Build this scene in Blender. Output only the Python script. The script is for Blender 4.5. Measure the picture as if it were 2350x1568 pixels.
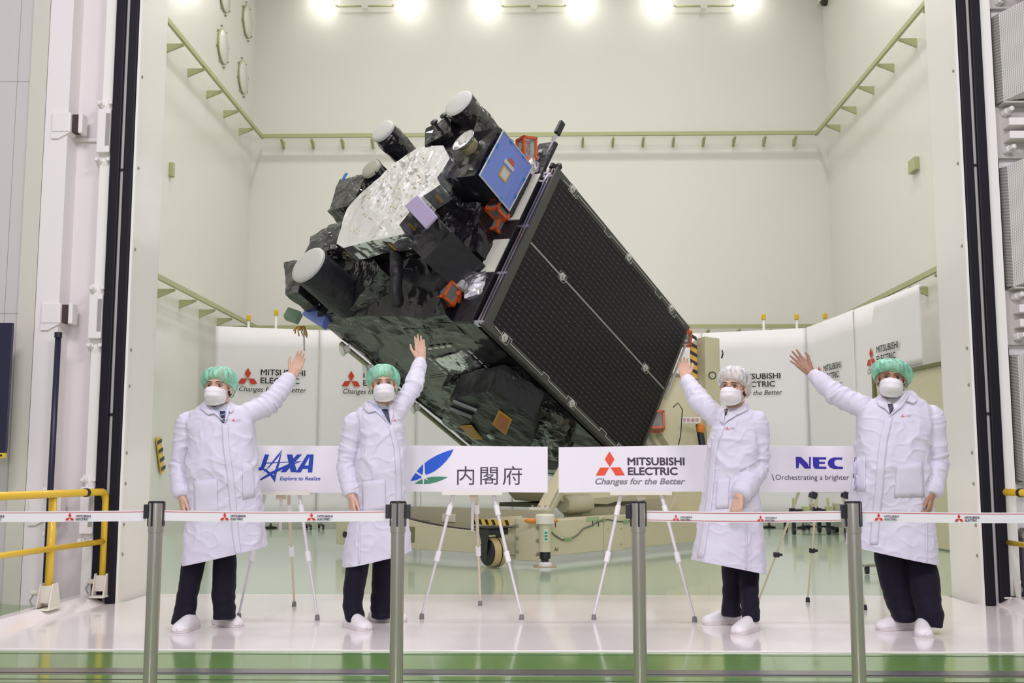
import bpy, bmesh, math, random
from mathutils import Vector, Matrix, noise
from mathutils.bvhtree import BVHTree
random.seed(7)
S = bpy.context.scene
COL = S.collection
for o in list(bpy.data.objects): bpy.data.objects.remove(o)

# ---------------------------------------------------------------- camera
FPX, PITCH, YAW, EYE = 2513.0, math.radians(6.76), math.radians(1.14), 1.05
cam = bpy.data.cameras.new('camera'); camo = bpy.data.objects.new('camera', cam); COL.objects.link(camo)
cam.sensor_width = 36.0; cam.lens = FPX*36.0/2350.0; cam.clip_end = 200
camo.location = (0, 0, EYE); camo.rotation_euler = (math.pi/2+PITCH, 0, YAW)
S.camera = camo
# ---------------------------------------------------------------- world, exposure
S.view_settings.view_transform = 'Standard'; S.view_settings.look = 'None'
S.view_settings.exposure = 0.02; S.view_settings.gamma = 1.0; S.view_settings.use_curve_mapping = False
wd = bpy.data.worlds.new('hall_ambient'); S.world = wd; wd.use_nodes = True
wd.node_tree.nodes['Background'].inputs[0].default_value = (0.84, 0.80, 0.90, 1)
wd.node_tree.nodes['Background'].inputs[1].default_value = 0.56
# ---------------------------------------------------------------- lamps of the place and an added fill light
def area(name, loc, aim, size, power, color=(1, 1, 1), disk=False, spread=180):
    l = bpy.data.lights.new(name, 'AREA'); l.energy = power; l.color = color; l.spread = math.radians(spread)
    l.shape = 'DISK' if disk else 'RECTANGLE'; l.size = size[0]
    if not disk: l.size_y = size[1]
    o = bpy.data.objects.new(name, l); COL.objects.link(o); o.location = loc
    d = Vector(aim)-Vector(loc); o.rotation_euler = d.to_track_quat('-Z', 'Y').to_euler(); return o
# high-bay lamps under the chamber ceiling
for x in (-4.2, -1.4, 1.4, 4.2):
    for y in (11.6, 15.2, 18.8):
        area('high_bay_light', (x, y, 13.4), (x, y, 0), (0.7, 0.7), 66, (1.0, 0.985, 0.965), True, 132)
# hall lamps above the photographer, then an added softbox
area('hall_or_fill_light', (-2.6, 1.5, 7.0), (-1.0, 8, 1.0), (2.4, 1.2), 235, (1.0, 0.93, 1.02))
area('hall_or_fill_light', (2.8, 1.5, 7.0), (1.2, 8, 1.0), (2.4, 1.2), 235, (1.0, 0.93, 1.02))
area('hall_or_fill_light', (-0.9, -2.2, 2.7), (0, 9, 1.4), (1.3, 1.7), 140, (1.0, 0.93, 1.03))  # added softbox behind the camera: front fill and highlights on the posts

# ---------------------------------------------------------------- helpers
cp, sp, cy_, sy_ = math.cos(PITCH), math.sin(PITCH), math.cos(YAW), math.sin(YAW)
FW = Vector((-sy_*cp, cy_*cp, sp)); RT = Vector((cy_, sy_, 0)); UP = RT.cross(FW)
EYEP = Vector((0, 0, EYE))
def ray(px, py): return FW+RT*((px-1175)/FPX)-UP*((py-784)/FPX)
def at(px, py, Y):
    d = ray(px, py); return EYEP+d*(Y/d.y)
def atz(px, py, z=0.0):
    d = ray(px, py); return EYEP+d*((z-EYE)/d.z)
def atx(px, py, X):
    d = ray(px, py); return EYEP+d*(X/d.x)
def hexc(h):
    h = h.lstrip('#'); v = [int(h[i:i+2], 16)/255 for i in (0, 2, 4)]
    return tuple(((c/12.92) if c <= .04045 else ((c+.055)/1.055)**2.4) for c in v)+(1,)
MATS = {}
def mat(name, color, rough=.5, metal=0., bump=None, var=None, coat=0., alpha=1., emit=None, trans=0., spec=None, sheen=0.):
    """bump=(scale, strength[, distance, detail, stretch]); var=(scale, amount)"""
    if name in MATS: return MATS[name]
    m = bpy.data.materials.new(name); m.use_nodes = True; nt = m.node_tree; b = nt.nodes['Principled BSDF']
    c = hexc(color) if isinstance(color, str) else tuple(color)+(1,)*(4-len(color))
    I = b.inputs
    I['Base Color'].default_value = c; I['Roughness'].default_value = rough; I['Metallic'].default_value = metal
    I['Coat Weight'].default_value = coat; I['Alpha'].default_value = alpha
    I['Transmission Weight'].default_value = trans
    if spec is not None: I['Specular IOR Level'].default_value = spec
    if sheen: I['Sheen Weight'].default_value = sheen
    if emit: I['Emission Color'].default_value = hexc(emit[0]); I['Emission Strength'].default_value = emit[1]
    tc = nt.nodes.new('ShaderNodeTexCoord')
    if var:
        n = nt.nodes.new('ShaderNodeTexNoise'); n.inputs['Scale'].default_value = var[0]; n.inputs['Detail'].default_value = 5
        nt.links.new(tc.outputs['Object'], n.inputs['Vector'])
        mx = nt.nodes.new('ShaderNodeMix'); mx.data_type = 'RGBA'
        mx.inputs[6].default_value = tuple(max(0, x*(1-var[1])) for x in c[:3])+(1,)
        mx.inputs[7].default_value = tuple(min(1, x*(1+var[1])) for x in c[:3])+(1,)
        nt.links.new(n.outputs['Fac'], mx.inputs[0]); nt.links.new(mx.outputs[2], I['Base Color'])
    if bump:
        n = nt.nodes.new('ShaderNodeTexNoise'); n.inputs['Scale'].default_value = bump[0]
        n.inputs['Detail'].default_value = bump[3] if len(bump) > 3 else 3
        if len(bump) > 4:
            mp = nt.nodes.new('ShaderNodeMapping'); mp.inputs['Scale'].default_value = bump[4]
            nt.links.new(tc.outputs['Object'], mp.inputs['Vector']); nt.links.new(mp.outputs[0], n.inputs['Vector'])
        else: nt.links.new(tc.outputs['Object'], n.inputs['Vector'])
        bp = nt.nodes.new('ShaderNodeBump'); bp.inputs['Strength'].default_value = bump[1]
        bp.inputs['Distance'].default_value = bump[2] if len(bump) > 2 else .02
        nt.links.new(n.outputs['Fac'], bp.inputs['Height']); nt.links.new(bp.outputs[0], I['Normal'])
    MATS[name] = m; return m

WM = {}
def reg(o, M): WM[o.name] = M; return o
def tag(o, label=None, cat=None, group=None, kind=None):
    if label: o['label'] = label
    if cat: o['category'] = cat
    if group: o['group'] = group
    if kind: o['kind'] = kind
    return o
def thing(name, label, cat, loc=(0, 0, 0), rz=0., group=None, M=None):
    o = bpy.data.objects.new(name, None); COL.objects.link(o); o.empty_display_size = .1
    if M is None: M = Matrix.Translation(loc) @ Matrix.Rotation(rz, 4, 'Z')
    o.matrix_world = M
    o.location = M.to_translation(); o.rotation_euler = M.to_euler()
    return reg(tag(o, label, cat, group), M)
def copy_tree(o, parent=None):
    c = o.copy(); COL.objects.link(c)
    if parent is not None: c.parent = parent
    for ch in list(o.children): copy_tree(ch, c)
    return c

class MB:
    def __init__(s): s.v = []; s.f = []; s.mi = []; s.m = 0
    def add(s, vs, fs):
        b = len(s.v); s.v += [Vector(v) for v in vs]; s.f += [tuple(b+i for i in f) for f in fs]; s.mi += [s.m]*len(fs); return s
    def obox(s, o, x, y, z):
        """box from corner o with edge vectors x, y, z"""
        o, x, y, z = map(Vector, (o, x, y, z)); vs = [o, o+x, o+x+y, o+y, o+z, o+x+z, o+x+y+z, o+y+z]
        fs = [(0, 3, 2, 1), (4, 5, 6, 7), (0, 1, 5, 4), (1, 2, 6, 5), (2, 3, 7, 6), (3, 0, 4, 7)]
        if x.cross(y).dot(z) < 0: fs = [f[::-1] for f in fs]
        return s.add(vs, fs)
    def box(s, c, d, R=None):
        c = Vector(c); X, Y, Z = (Vector((d[0], 0, 0)), Vector((0, d[1], 0)), Vector((0, 0, d[2])))
        if R is not None: X, Y, Z = R @ X, R @ Y, R @ Z
        return s.obox(c-X/2-Y/2-Z/2, X, Y, Z)
    def bx(s, a, b):
        return s.box([(p+q)/2 for p, q in zip(a, b)], [abs(q-p) for p, q in zip(a, b)])
    def beam(s, p, q, w, h, up=(0, 0, 1)):
        p, q = Vector(p), Vector(q); d = q-p; u = Vector(up); sx = d.cross(u).normalized()*w; sz = sx.cross(d).normalized()*h
        return s.obox(p-sx/2-sz/2, d, sx, sz)
    def tube(s, pts, r, n=10, closed=False, cap=True, sx=1., ref=None):
        pts = [Vector(p) for p in pts]; N = len(pts); rs = r if isinstance(r, (list, tuple)) else [r]*N
        t0 = (pts[1]-pts[0]).normalized(); a = Vector(ref) if ref else (Vector((0, 0, 1)) if abs(t0.z) < .9 else Vector((1, 0, 0)))
        u = (a-t0*a.dot(t0)).normalized(); vs = []
        for i in range(N):
            t = (pts[(i+1) % N]-pts[i-1]) if closed else (pts[min(i+1, N-1)]-pts[max(i-1, 0)])
            t = t.normalized() if t.length > 1e-9 else t0
            u = (u-t*u.dot(t)); u = u.normalized() if u.length > 1e-6 else t.orthogonal().normalized()
            w = t.cross(u)
            vs += [pts[i]+(u*math.cos(2*math.pi*k/n)*sx+w*math.sin(2*math.pi*k/n))*rs[i] for k in range(n)]
        fs = [(i*n+k, i*n+(k+1) % n, ((i+1) % N)*n+(k+1) % n, ((i+1) % N)*n+k) for i in range(N if closed else N-1) for k in range(n)]
        if cap and not closed: fs += [tuple(range(n))[::-1], tuple((N-1)*n+k for k in range(n))]
        return s.add(vs, fs)
    def cyl(s, p, q, r, n=20, r2=None): return s.tube([p, q], [r, r if r2 is None else r2], n)
    def lathe(s, prof, o=(0, 0, 0), ax=(0, 0, 1), n=24, cap=True):
        """prof: (radius, height along axis)"""
        o, ax = Vector(o), Vector(ax).normalized(); u = ax.orthogonal().normalized(); w = ax.cross(u)
        vs = [o+ax*h+(u*math.cos(2*math.pi*k/n)+w*math.sin(2*math.pi*k/n))*max(r, 1e-5) for r, h in prof for k in range(n)]
        fs = [(i*n+k, i*n+(k+1) % n, (i+1)*n+(k+1) % n, (i+1)*n+k) for i in range(len(prof)-1) for k in range(n)]
        if cap: fs += [tuple(range(n))[::-1], tuple((len(prof)-1)*n+k for k in range(n))]
        return s.add(vs, fs)
    def prism(s, poly, ext):
        """poly: 3-D outline, ext: extrusion vector"""
        poly = [Vector(p) for p in poly]; ext = Vector(ext); n = len(poly)
        nr = Vector()
        for i in range(n): nr += poly[i].cross(poly[(i+1) % n])
        fs = [tuple(range(n)), tuple(range(n, 2*n))[::-1]]+[(i, i+n, (i+1) % n+n, (i+1) % n) for i in range(n)]
        if nr.dot(ext) > 0: fs = [f[::-1] for f in fs]
        return s.add(poly+[p+ext for p in poly], fs)
    def ell(s, c, r, R=None, n=16, m=10):
        c = Vector(c); r = r if isinstance(r, (list, tuple)) else (r, r, r); vs = []
        for i in range(m+1):
            a = math.pi*i/m
            for k in range(n):
                p = Vector((r[0]*math.sin(a)*math.cos(2*math.pi*k/n), r[1]*math.sin(a)*math.sin(2*math.pi*k/n), r[2]*math.cos(a)))
                vs.append(c+((R @ p) if R is not None else p))
        fs = [(i*n+k, (i+1)*n+k, (i+1)*n+(k+1) % n, i*n+(k+1) % n) for i in range(m) for k in range(n)]
        return s.add(vs, fs)
    def caps(s, p, q, r1, r2, n=14):
        """tapered capsule"""
        p, q = Vector(p), Vector(q); d = q-p; L = max(d.length, 1e-6); prof = []
        for i in range(6): a = math.pi/2*(1-i/5); prof.append((r1*math.cos(a), -r1*math.sin(a)))
        for i in range(6): a = math.pi/2*i/5; prof.append((r2*math.cos(a), L+r2*math.sin(a)))
        return s.lathe(prof, p, d, n, False)
    def grid(s, P, wrap=False):
        """P[i][j] points"""
        R, C = len(P), len(P[0])
        return s.add([p for row in P for p in row], [(i*C+j, i*C+(j+1) % C, (i+1)*C+(j+1) % C, (i+1)*C+j) for i in range(R-1) for j in range(C if wrap else C-1)])
    def mesh(s, name, clean=True, inv=None):
        me = bpy.data.meshes.new(name)
        me.from_pydata([tuple((inv @ v) if inv is not None else v) for v in s.v], [], s.f)
        me.polygons.foreach_set('material_index', s.mi)
        if clean:
            bm = bmesh.new(); bm.from_mesh(me); bmesh.ops.remove_doubles(bm, verts=bm.verts, dist=1e-5)
            bm.to_mesh(me); bm.free()
        return me
    def build(s, name, mats, parent=None, loc=None, smooth=False, bevel=0, local=False, clean=True, crinkle=None, solid=0, sub=0):
        """verts are world coordinates unless local; parent keeps them in its own frame"""
        M = Matrix.Identity(4)
        if parent is not None: M = WM[parent.name].copy()
        elif loc is not None: M = Matrix.Translation(loc)
        inv = None if local else M.inverted()
        me = s.mesh(name, clean, inv)
        o = bpy.data.objects.new(name, me); COL.objects.link(o)
        for m in (mats if isinstance(mats, (list, tuple)) else [mats]): me.materials.append(m)
        if parent is not None: o.parent = parent
        elif loc is not None: o.location = M.to_translation(); o.rotation_euler = M.to_euler()
        reg(o, M)
        if crinkle: crumple(me, *crinkle)
        if smooth:
            me.polygons.foreach_set('use_smooth', [True]*len(me.polygons))
            if smooth == 'auto':
                for e in me.edges: pass
                try: me.set_sharp_from_angle(angle=math.radians(38))
                except Exception: pass
        if solid: md = o.modifiers.new('solid', 'SOLIDIFY'); md.thickness = solid; md.offset = 0
        if sub: md = o.modifiers.new('sub', 'SUBSURF'); md.levels = sub; md.render_levels = sub
        if bevel: md = o.modifiers.new('bevel', 'BEVEL'); md.width = bevel; md.segments = 2; md.limit_method = 'ANGLE'; md.angle_limit = math.radians(40)
        return o
def crumple(me, edge, amp, freq, flat=True):
    """subdivide to edges no longer than `edge`, then push vertices about like crushed film"""
    bm = bmesh.new(); bm.from_mesh(me)
    bmesh.ops.triangulate(bm, faces=bm.faces[:])
    for _ in range(7):
        es = [e for e in bm.edges if e.calc_length() > edge]
        if not es: break
        bmesh.ops.subdivide_edges(bm, edges=es, cuts=1)
        bmesh.ops.triangulate(bm, faces=bm.faces[:])
    bm.normal_update()
    off = []
    for v in bm.verts:
        p = v.co*freq
        a = noise.noise(p)+.6*(1-2*abs(noise.noise(p*1.9+Vector((3, 7, 1)))))+.35*noise.noise(p*4.3)
        off.append(v.normal*(a*amp)+noise.noise_vector(p*1.3+Vector((9, 2, 5)))*amp*.6)
    for v, d in zip(bm.verts, off): v.co += d
    bm.to_mesh(me); bm.free()
def evalmesh(o):
    dg = bpy.context.evaluated_depsgraph_get(); dg.update()
    return bpy.data.meshes.new_from_object(o.evaluated_get(dg), depsgraph=dg)
def text(body, name, material, o, ux, uy, width=None, height=None, parent=None, bold=0., shear=0., align='l', thick=.0012, space=1.0):
    """lettering as real mesh: o = lower-left corner, ux/uy = unit directions; scaled to width and cap height in metres"""
    cu = bpy.data.curves.new(name, 'FONT'); cu.body = body; cu.size = 1; cu.bevel_depth = bold; cu.bevel_resolution = 0; cu.shear = shear; cu.space_character = space
    cu.resolution_u = 3
    t = bpy.data.objects.new(name, cu); COL.objects.link(t); bpy.context.view_layer.update()
    me = evalmesh(t); bpy.data.objects.remove(t)
    xs = [v.co.x for v in me.vertices]; ys = [v.co.y for v in me.vertices]
    x0, x1, y0, y1 = min(xs), max(xs), min(ys), max(ys)
    sx = width/(x1-x0) if width else None; sy = height/(y1-y0) if height else None
    sx = sx or sy; sy = sy or sx
    o, ux, uy = Vector(o), Vector(ux).normalized(), Vector(uy).normalized(); nz = ux.cross(uy)
    M = WM[parent.name] if parent is not None else Matrix.Translation(o)
    inv = M.inverted()
    for v in me.vertices:
        v.co = inv @ (o+ux*((v.co.x-x0)*sx)+uy*((v.co.y-y0)*sy)+nz*(thick+v.co.z*.05*sy))
    me.materials.clear(); me.materials.append(material)
    ob = bpy.data.objects.new(name, me); COL.objects.link(ob)
    if parent is not None: ob.parent = parent
    else: ob.location = o
    reg(ob, M); return ob
def plate2d(polys, o, ux, uy, thick):
    """MB of flat shapes given in metres in the (ux, uy) plane"""
    mb = MB(); o, ux, uy = Vector(o), Vector(ux).normalized(), Vector(uy).normalized(); nz = ux.cross(uy)
    for p in polys: mb.prism([o+ux*a+uy*b for a, b in p], nz*thick)
    return mb
# three-diamond mark, unit height, x from -.6 to .6
DIAM = [[(0, 1), (-.2, .67), (0, .33), (.2, .67)], [(-.01, .335), (-.41, .335), (-.6, 0), (-.215, 0)], [(.01, .335), (.41, .335), (.6, 0), (.215, 0)]]
def diamonds(name, material, o, ux, uy, h, parent, thick=.0012, sx=1.):
    return plate2d([[(a*h*sx, b*h) for a, b in p] for p in DIAM], o, ux, uy, thick).build(name, material, parent)
X, Y, Z = Vector((1, 0, 0)), Vector((0, 1, 0)), Vector((0, 0, 1))
# ================================================================ materials of the place
WALL = mat('wall_paint', (.805, .79, .735), .24, bump=(1.1, .10, .05, 2), coat=.2)
JAMB = mat('jamb_paint', (.90, .88, .82), .25, coat=.2, bump=(2, .05, .02))
HALLW = mat('hall_wall_paint', (.62, .59, .56), .5, bump=(3, .05, .02))
COLW = mat('column_paint', (.84, .80, .77), .4, bump=(3, .05, .02))
RECW = mat('recess_paint', (.78, .73, .72), .45, bump=(3, .06, .02), var=(1.5, .05))
RAILP = mat('rail_paint', (.46, .48, .25), .45)
RUB = mat('black_rubber', (.009, .007, .013), .5, spec=.25)
STEEL = mat('rail_steel', (.32, .31, .30), .28, .9, bump=(14, .2, .01))
BLK = mat('black_plastic', (.012, .011, .018), .4)
YEL = mat('safety_yellow', (.80, .52, .03), .35, coat=.3)
CREAM = mat('cream_enamel', (.78, .75, .64), .35)
WHT = mat('white_enamel', (.82, .81, .80), .4)
RED = mat('mark_red', (.72, .035, .03), .5)
INK = mat('mark_ink', (.030, .025, .045), .5)
GREY = mat('grey_bolt', (.35, .34, .30), .4, .3)

def floor_mat(name, c, rough, tile=None, scuff=(.5, .5, .4)):
    m = mat(name, c, rough, coat=.35, bump=(2.5, .03, .02)); nt = m.node_tree; b = nt.nodes['Principled BSDF']
    b.inputs['Coat Roughness'].default_value = .06
    tc = nt.nodes.new('ShaderNodeTexCoord'); mp = nt.nodes.new('ShaderNodeMapping'); mp.inputs['Scale'].default_value = (.55, 1.6, 1)
    nt.links.new(tc.outputs['Object'], mp.inputs[0])
    n = nt.nodes.new('ShaderNodeTexNoise'); n.inputs['Scale'].default_value = 1.4; n.inputs['Detail'].default_value = 9; n.inputs['Roughness'].default_value = .75
    nt.links.new(mp.outputs[0], n.inputs['Vector'])
    cr = nt.nodes.new('ShaderNodeValToRGB'); cr.color_ramp.elements[0].position = .66; cr.color_ramp.elements[1].position = .78
    nt.links.new(n.outputs['Fac'], cr.inputs[0])
    mx = nt.nodes.new('ShaderNodeMix'); mx.data_type = 'RGBA'; mx.inputs[6].default_value = tuple(c)+(1,); mx.inputs[7].default_value = tuple(x*y for x, y in zip(c, scuff))+(1,)
    ml = nt.nodes.new('ShaderNodeMath'); ml.operation = 'MULTIPLY'; ml.inputs[1].default_value = .35
    nt.links.new(cr.outputs[0], ml.inputs[0]); nt.links.new(ml.outputs[0], mx.inputs[0]); nt.links.new(mx.outputs[2], b.inputs['Base Color'])
    return m
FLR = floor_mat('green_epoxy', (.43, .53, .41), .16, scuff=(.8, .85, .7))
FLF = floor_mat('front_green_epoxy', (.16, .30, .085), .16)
PLATM = floor_mat('cream_platform', (.87, .81, .79), .17, scuff=(.75, .6, .5))

# ================================================================ floor, platform
FLOORZ = -.008
tag(MB().bx((-6.5, 9.57, -.2), (6.7, 23.1, -.004)).build('floor', FLR, loc=(0, 16, -.004)), kind='structure')
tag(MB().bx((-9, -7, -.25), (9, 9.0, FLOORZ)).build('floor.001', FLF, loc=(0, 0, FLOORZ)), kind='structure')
pf = tag(MB().prism([(-3.62, 6.63, -.03), (3.78, 6.63, -.03), (3.78, 9.0, -.03), (3.50, 9.0, -.03), (3.50, 9.569, -.03), (-3.31, 9.569, -.03), (-3.31, 9.0, -.03), (-3.62, 9.0, -.03)], (0, 0, .03)).build('platform', PLATM, loc=(0, 8, 0), bevel=.004), 'cream glossy door sill platform under the four people', 'platform', kind='structure')
tag(MB().bx((-3.30, 9.569, -.004), (3.50, 9.58, -.0025)).build('trim_1', mat('seam_dark', (.10, .12, .06), .7), loc=(0, 9.57, 0)), kind='structure')
tag(MB().bx((-9, 6.505, FLOORZ), (9, 6.518, FLOORZ+.0012)).build('trim_2', mat('seam_green', (.04, .10, .04), .5), loc=(0, 6.4, FLOORZ)), kind='structure')
rl = MB()
for y0, y1, z in ((5.90, 6.03, .004), (5.86, 5.885, .002), (5.60, 5.63, .003), (5.40, 5.43, .003)): rl.bx((-9, y0, FLOORZ-.01), (9, y1, FLOORZ+z))
tag(rl.build('trim_3', STEEL, loc=(0, 5.9, FLOORZ)), kind='structure')
rl = MB()
for y0, y1 in ((5.886, 5.899), (5.72, 5.73), (5.585, 5.597)): rl.bx((-9, y0, FLOORZ), (9, y1, FLOORZ+.0012))
tag(rl.build('trim_4', mat('groove_dark', (.02, .018, .03), .6), loc=(0, 5.94, FLOORZ)), kind='structure')

# ================================================================ chamber
XL, XR, YB, HC = -6.05, 6.25, 22.75, 14.0
tag(MB().bx((XL-.2, 9.5, -.1), (XL, YB, HC)).build('wall_left', WALL, loc=(XL, 16, 0)), kind='structure')
tag(MB().bx((XR, 9.5, -.1), (XR+.2, YB, HC)).build('wall_right', WALL, loc=(XR, 16, 0)), kind='structure')
tag(MB().bx((XL-.2, YB, -.1), (XR+.2, YB+.2, HC)).build('wall_back', WALL, loc=(0, YB, 0)), kind='structure')
tag(MB().bx((XL-.2, 9.4, HC), (XR+.2, YB+.2, HC+.2)).build('ceiling', WALL, loc=(0, 16, HC)), kind='structure')
tag(MB().bx((XL-.2, 9.52, 0), (-3.36, 9.6, HC)).build('wall_front_left', WALL, loc=(-4.7, 9.6, 0)), kind='structure')
tag(MB().bx((3.56, 9.52, 0), (XR+.2, 9.6, HC)).build('wall_front_right', WALL, loc=(4.7, 9.6, 0)), kind='structure')
# door jambs
JL, JR = -3.345, 3.545
tag(MB().bx((JL-.3, 8.9, -.02), (JL, 9.55, HC)).build('trim_5', JAMB, loc=(JL, 9.2, 0)), kind='structure')
tag(MB().bx((JR, 8.9, -.02), (JR+.3, 9.55, HC)).build('trim_6', JAMB, loc=(JR, 9.2, 0)), kind='structure')
for i, (sx, x0) in enumerate(((-1, JL), (1, JR))):
    g = tag(MB().bx((x0+sx*.0, 8.885, 0), (x0+sx*.215, 8.9, HC)).build('trim_%d' % (7+i), mat('seal_backing', (.62, .60, .58), .4), loc=(x0, 8.89, 0)), kind='structure')
    for a, b in ((.004, .083), (.112, .198)):
        MB().bx((x0+sx*a, 8.845, 0), (x0+sx*b, 8.885, HC)).build('rubber_seal', RUB, g, bevel=.012)
    MB().bx((x0+sx*.0, 8.86, 0), (x0-sx*.02, 8.905, HC)).build('edge_strip', JAMB, g)
    for z in (.38, .62, .95, 1.2, 1.75, 2.05, 2.9, 3.6, 4.4, 5.1, 5.9, 6.4):
        MB().lathe([(.014, 0), (.014, .008), (.008, .012)], (x0, 8.965, z), (-sx, 0, 0), 10).build('bolt', GREY, g)
    for z0 in (3.55, 1.5): MB().bx((x0+sx*.086, 8.872, z0), (x0+sx*.11, 8.884, z0+.02)).build('joint', BLK, g)
# bumper rails round the chamber, low and high
def wall_rail(n, p, q, inward, z, spacing):
    p, q = Vector(p), Vector(q); d = (q-p).normalized(); inward = Vector(inward)
    m = MB(); m.obox(p+inward*.26+Z*(z-.04), q-p, inward*.05, Z*.08)
    o = m.build('trim_%d' % n, RAILP, loc=(p+q)/2+Z*z); tag(o, kind='structure')
    L = (q-p).length; k = int(L/spacing)
    for i in range(k):
        c = p+d*(spacing*(i+.5)+(L-k*spacing)/2)+Z*(z-.06)
        MB().prism([c-d*.03, c-d*.03+inward*.29, c-d*.03+inward*.29-Z*.03, c-d*.03-Z*.15], d*.045).build('bracket', RAILP, o)
wall_rail(9, (XL, 12.0, 0), (XL, YB-.2, 0), X, 8.12, 1.12); wall_rail(10, (XL, 12.0, 0), (XL, YB-.2, 0), X, 4.02, 1.12)
wall_rail(11, (XR, YB-.2, 0), (XR, 12.0, 0), -X, 8.12, 1.12); wall_rail(12, (XR, YB-.2, 0), (XR, 12.0, 0), -X, 4.02, 1.12)
wall_rail(13, (XL+.3, YB, 0), (XR-.3, YB, 0), -Y, 8.12, .64); wall_rail(14, (XL+.3, YB, 0), (XR-.3, YB, 0), -Y, 4.02, .64)

# round port covers high on the left wall
for (py, pz, r, lab) in (((566, 50)), 0, .33, 'round port cover on left wall, the highest near the back corner'), ((510, 107), 0, .33, 'round white port cover on left wall, nearest the door jamb'), ((556, 178), 0, .33, 'round port cover on left wall, the lowest above the rail'), ((514, -12), 0, .33, 'round port cover cut by the top of the picture on left wall'):
    p = atx(py[0], py[1], XL)+X*.004
    t = thing('port_cover', lab, 'port cover', p, group='round port covers on the left wall')
    MB().lathe([(r, 0), (r, .03), (r*.93, .045), (.01, .05)], p, X, 36).build('cover_plate', WALL, t, smooth='auto')
    MB().tube([p+X*.02+Vector((0, math.cos(a)*r, math.sin(a)*r)) for a in [k*math.pi/18 for k in range(36)]], .018, 8, closed=True).build('rim', RAILP, t, smooth=True)
    for k in range(8):
        a = k*math.pi/4+.3
        MB().lathe([(.022, 0), (.016, .03)], p+Vector((0, math.cos(a)*r*1.2, math.sin(a)*r*1.2)), X, 8).build('bolt', GREY, t)
p = atx(390, 390, XL); tag(MB().bx(p+Vector((0, -.05, -.12)), p+Vector((.07, .05, .12))).build('junction_box', RAILP, loc=p, bevel=.008), 'small olive box on the left wall below the high rail', 'wall box')
p = atx(2102, 380, XR); tag(MB().bx(p+Vector((-.08, -.16, -.11)), p+Vector((0, .16, .11))).build('junction_box', RAILP, loc=p, bevel=.008), 'small olive box on the right wall beside the door jamb', 'wall box')
# dome camera in the top right corner
p = at(1892, -4, 22.4)
t = thing('dome_camera', 'small dark dome security camera in the top right back corner', 'camera', p)
MB().bx(p+Vector((-.06, -.05, .0)), p+Vector((.06, .34, .1))).build('arm', CREAM, t)
MB().lathe([(.11, .02), (.12, -.02), (.11, -.07)], p, Z, 24).build('housing', CREAM, t, smooth='auto')
MB().lathe([(.095, -.07), (.09, -.11), (.06, -.155), (.01, -.17)], p, Z, 24).build('dome', mat('smoked_dome', (.03, .03, .02), .1), t, smooth=True)
# lamps along the top of the back wall, joined by conduit
LAMPE = mat('lamp_glow', (1, 1, 1), .4, emit=('#fffdf2', 8))
lx = (740, 935, 1120, 1330, 1515, 1715); lamp_z = None
names = ['leftmost lamp', 'second lamp from the left', 'third lamp from the left', 'fourth lamp from the left', 'fifth lamp from the left', 'rightmost lamp']
for i, x in enumerate(lx):
    p = at(x, -14 if i < 5 else -20, 22.45)
    t = thing('bulkhead_lamp', 'glowing %s in the row high above the spacecraft' % names[i], 'lamp', p, group='row of lamps on the back wall')
    MB().ell(p, (.21, .19, .13)).build('globe', LAMPE, t, smooth=True)
    MB().lathe([(.24, 0), (.24, .05), (.12, .13), (.05, .2)], p+Z*.06, Z, 24).build('shade', WHT, t, smooth='auto')
    MB().cyl(p+Z*.2, (p.x, p.y, HC), .02, 10).build('stem', CREAM, t)
    b = bpy.data.lights.new('lamp_light', 'POINT'); b.energy = 1.5; b.color = (1, .99, .93); b.shadow_soft_size = .2
    bo = bpy.data.objects.new('lamp_light', b); COL.objects.link(bo); bo.location = p-Z*.3-Y*.1
for i, (a, b) in enumerate(((740, 935), (1120, 1330), (1515, 1715))):
    p, q = at(a+34, 14, 22.6), at(b-34, 14, 22.6); p.z = q.z = (p.z+q.z)/2
    t = thing('conduit_run', ['thin conduit between the two left lamps', 'thin conduit between the two middle lamps', 'thin conduit between the two right lamps'][i]+' on the back wall', 'conduit', (p+q)/2, group='conduits on the back wall')
    MB().cyl(p, q, .022, 10).build('pipe', RAILP, t, smooth=True)
    c = (p+q)/2; MB().lathe([(.075, 0), (.075, .05)], c+Y*.02, -Y, 16).build('junction', CREAM, t)
    for e, s in ((p, -1), (q, 1)):
        MB().tube([e+Vector((s*.08*math.sin(k*.42), -.005, .02*k+.004*k*k)) for k in range(8)], .024, 8).build('cable', CREAM, t, smooth=True)

# ================================================================ hall side, left of the opening
HZ = 9.5
tag(MB().bx((-9, 9.02, -.3), (-3.55, 9.2, HZ)).build('wall_hall_left', RECW, loc=(-5, 9.02, 0)), kind='structure')
tag(MB().bx((-4.09, 8.82, -.3), (-3.896, 9.03, HZ)).build('trim_15', COLW, loc=(-3.9, 8.8, 0)), kind='structure')
tag(MB().prism([(-4.10, 8.83, -.3), (-4.275, 8.90, -.3), (-4.275, 9.03, -.3), (-4.10, 9.03, -.3)], (0, 0, HZ)).build('trim_19', mat('column_cream', (.76, .74, .62), .45), loc=(-4.2, 8.9, 0)), kind='structure')
hw = tag(MB().bx((-9, 8.93, -.3), (-4.27, 9.03, HZ)).build('trim_16', HALLW, loc=(-5, 8.93, 0)), kind='structure')
for z in (2.35, 4.35, 6.4): MB().bx((-9, 8.928, z), (-4.28, 8.931, z+.004)).build('panel_seam', GREY, hw)
MB().bx((-4.40, 8.928, 0), (-4.397, 8.931, HZ)).build('panel_seam', GREY, hw)
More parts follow.
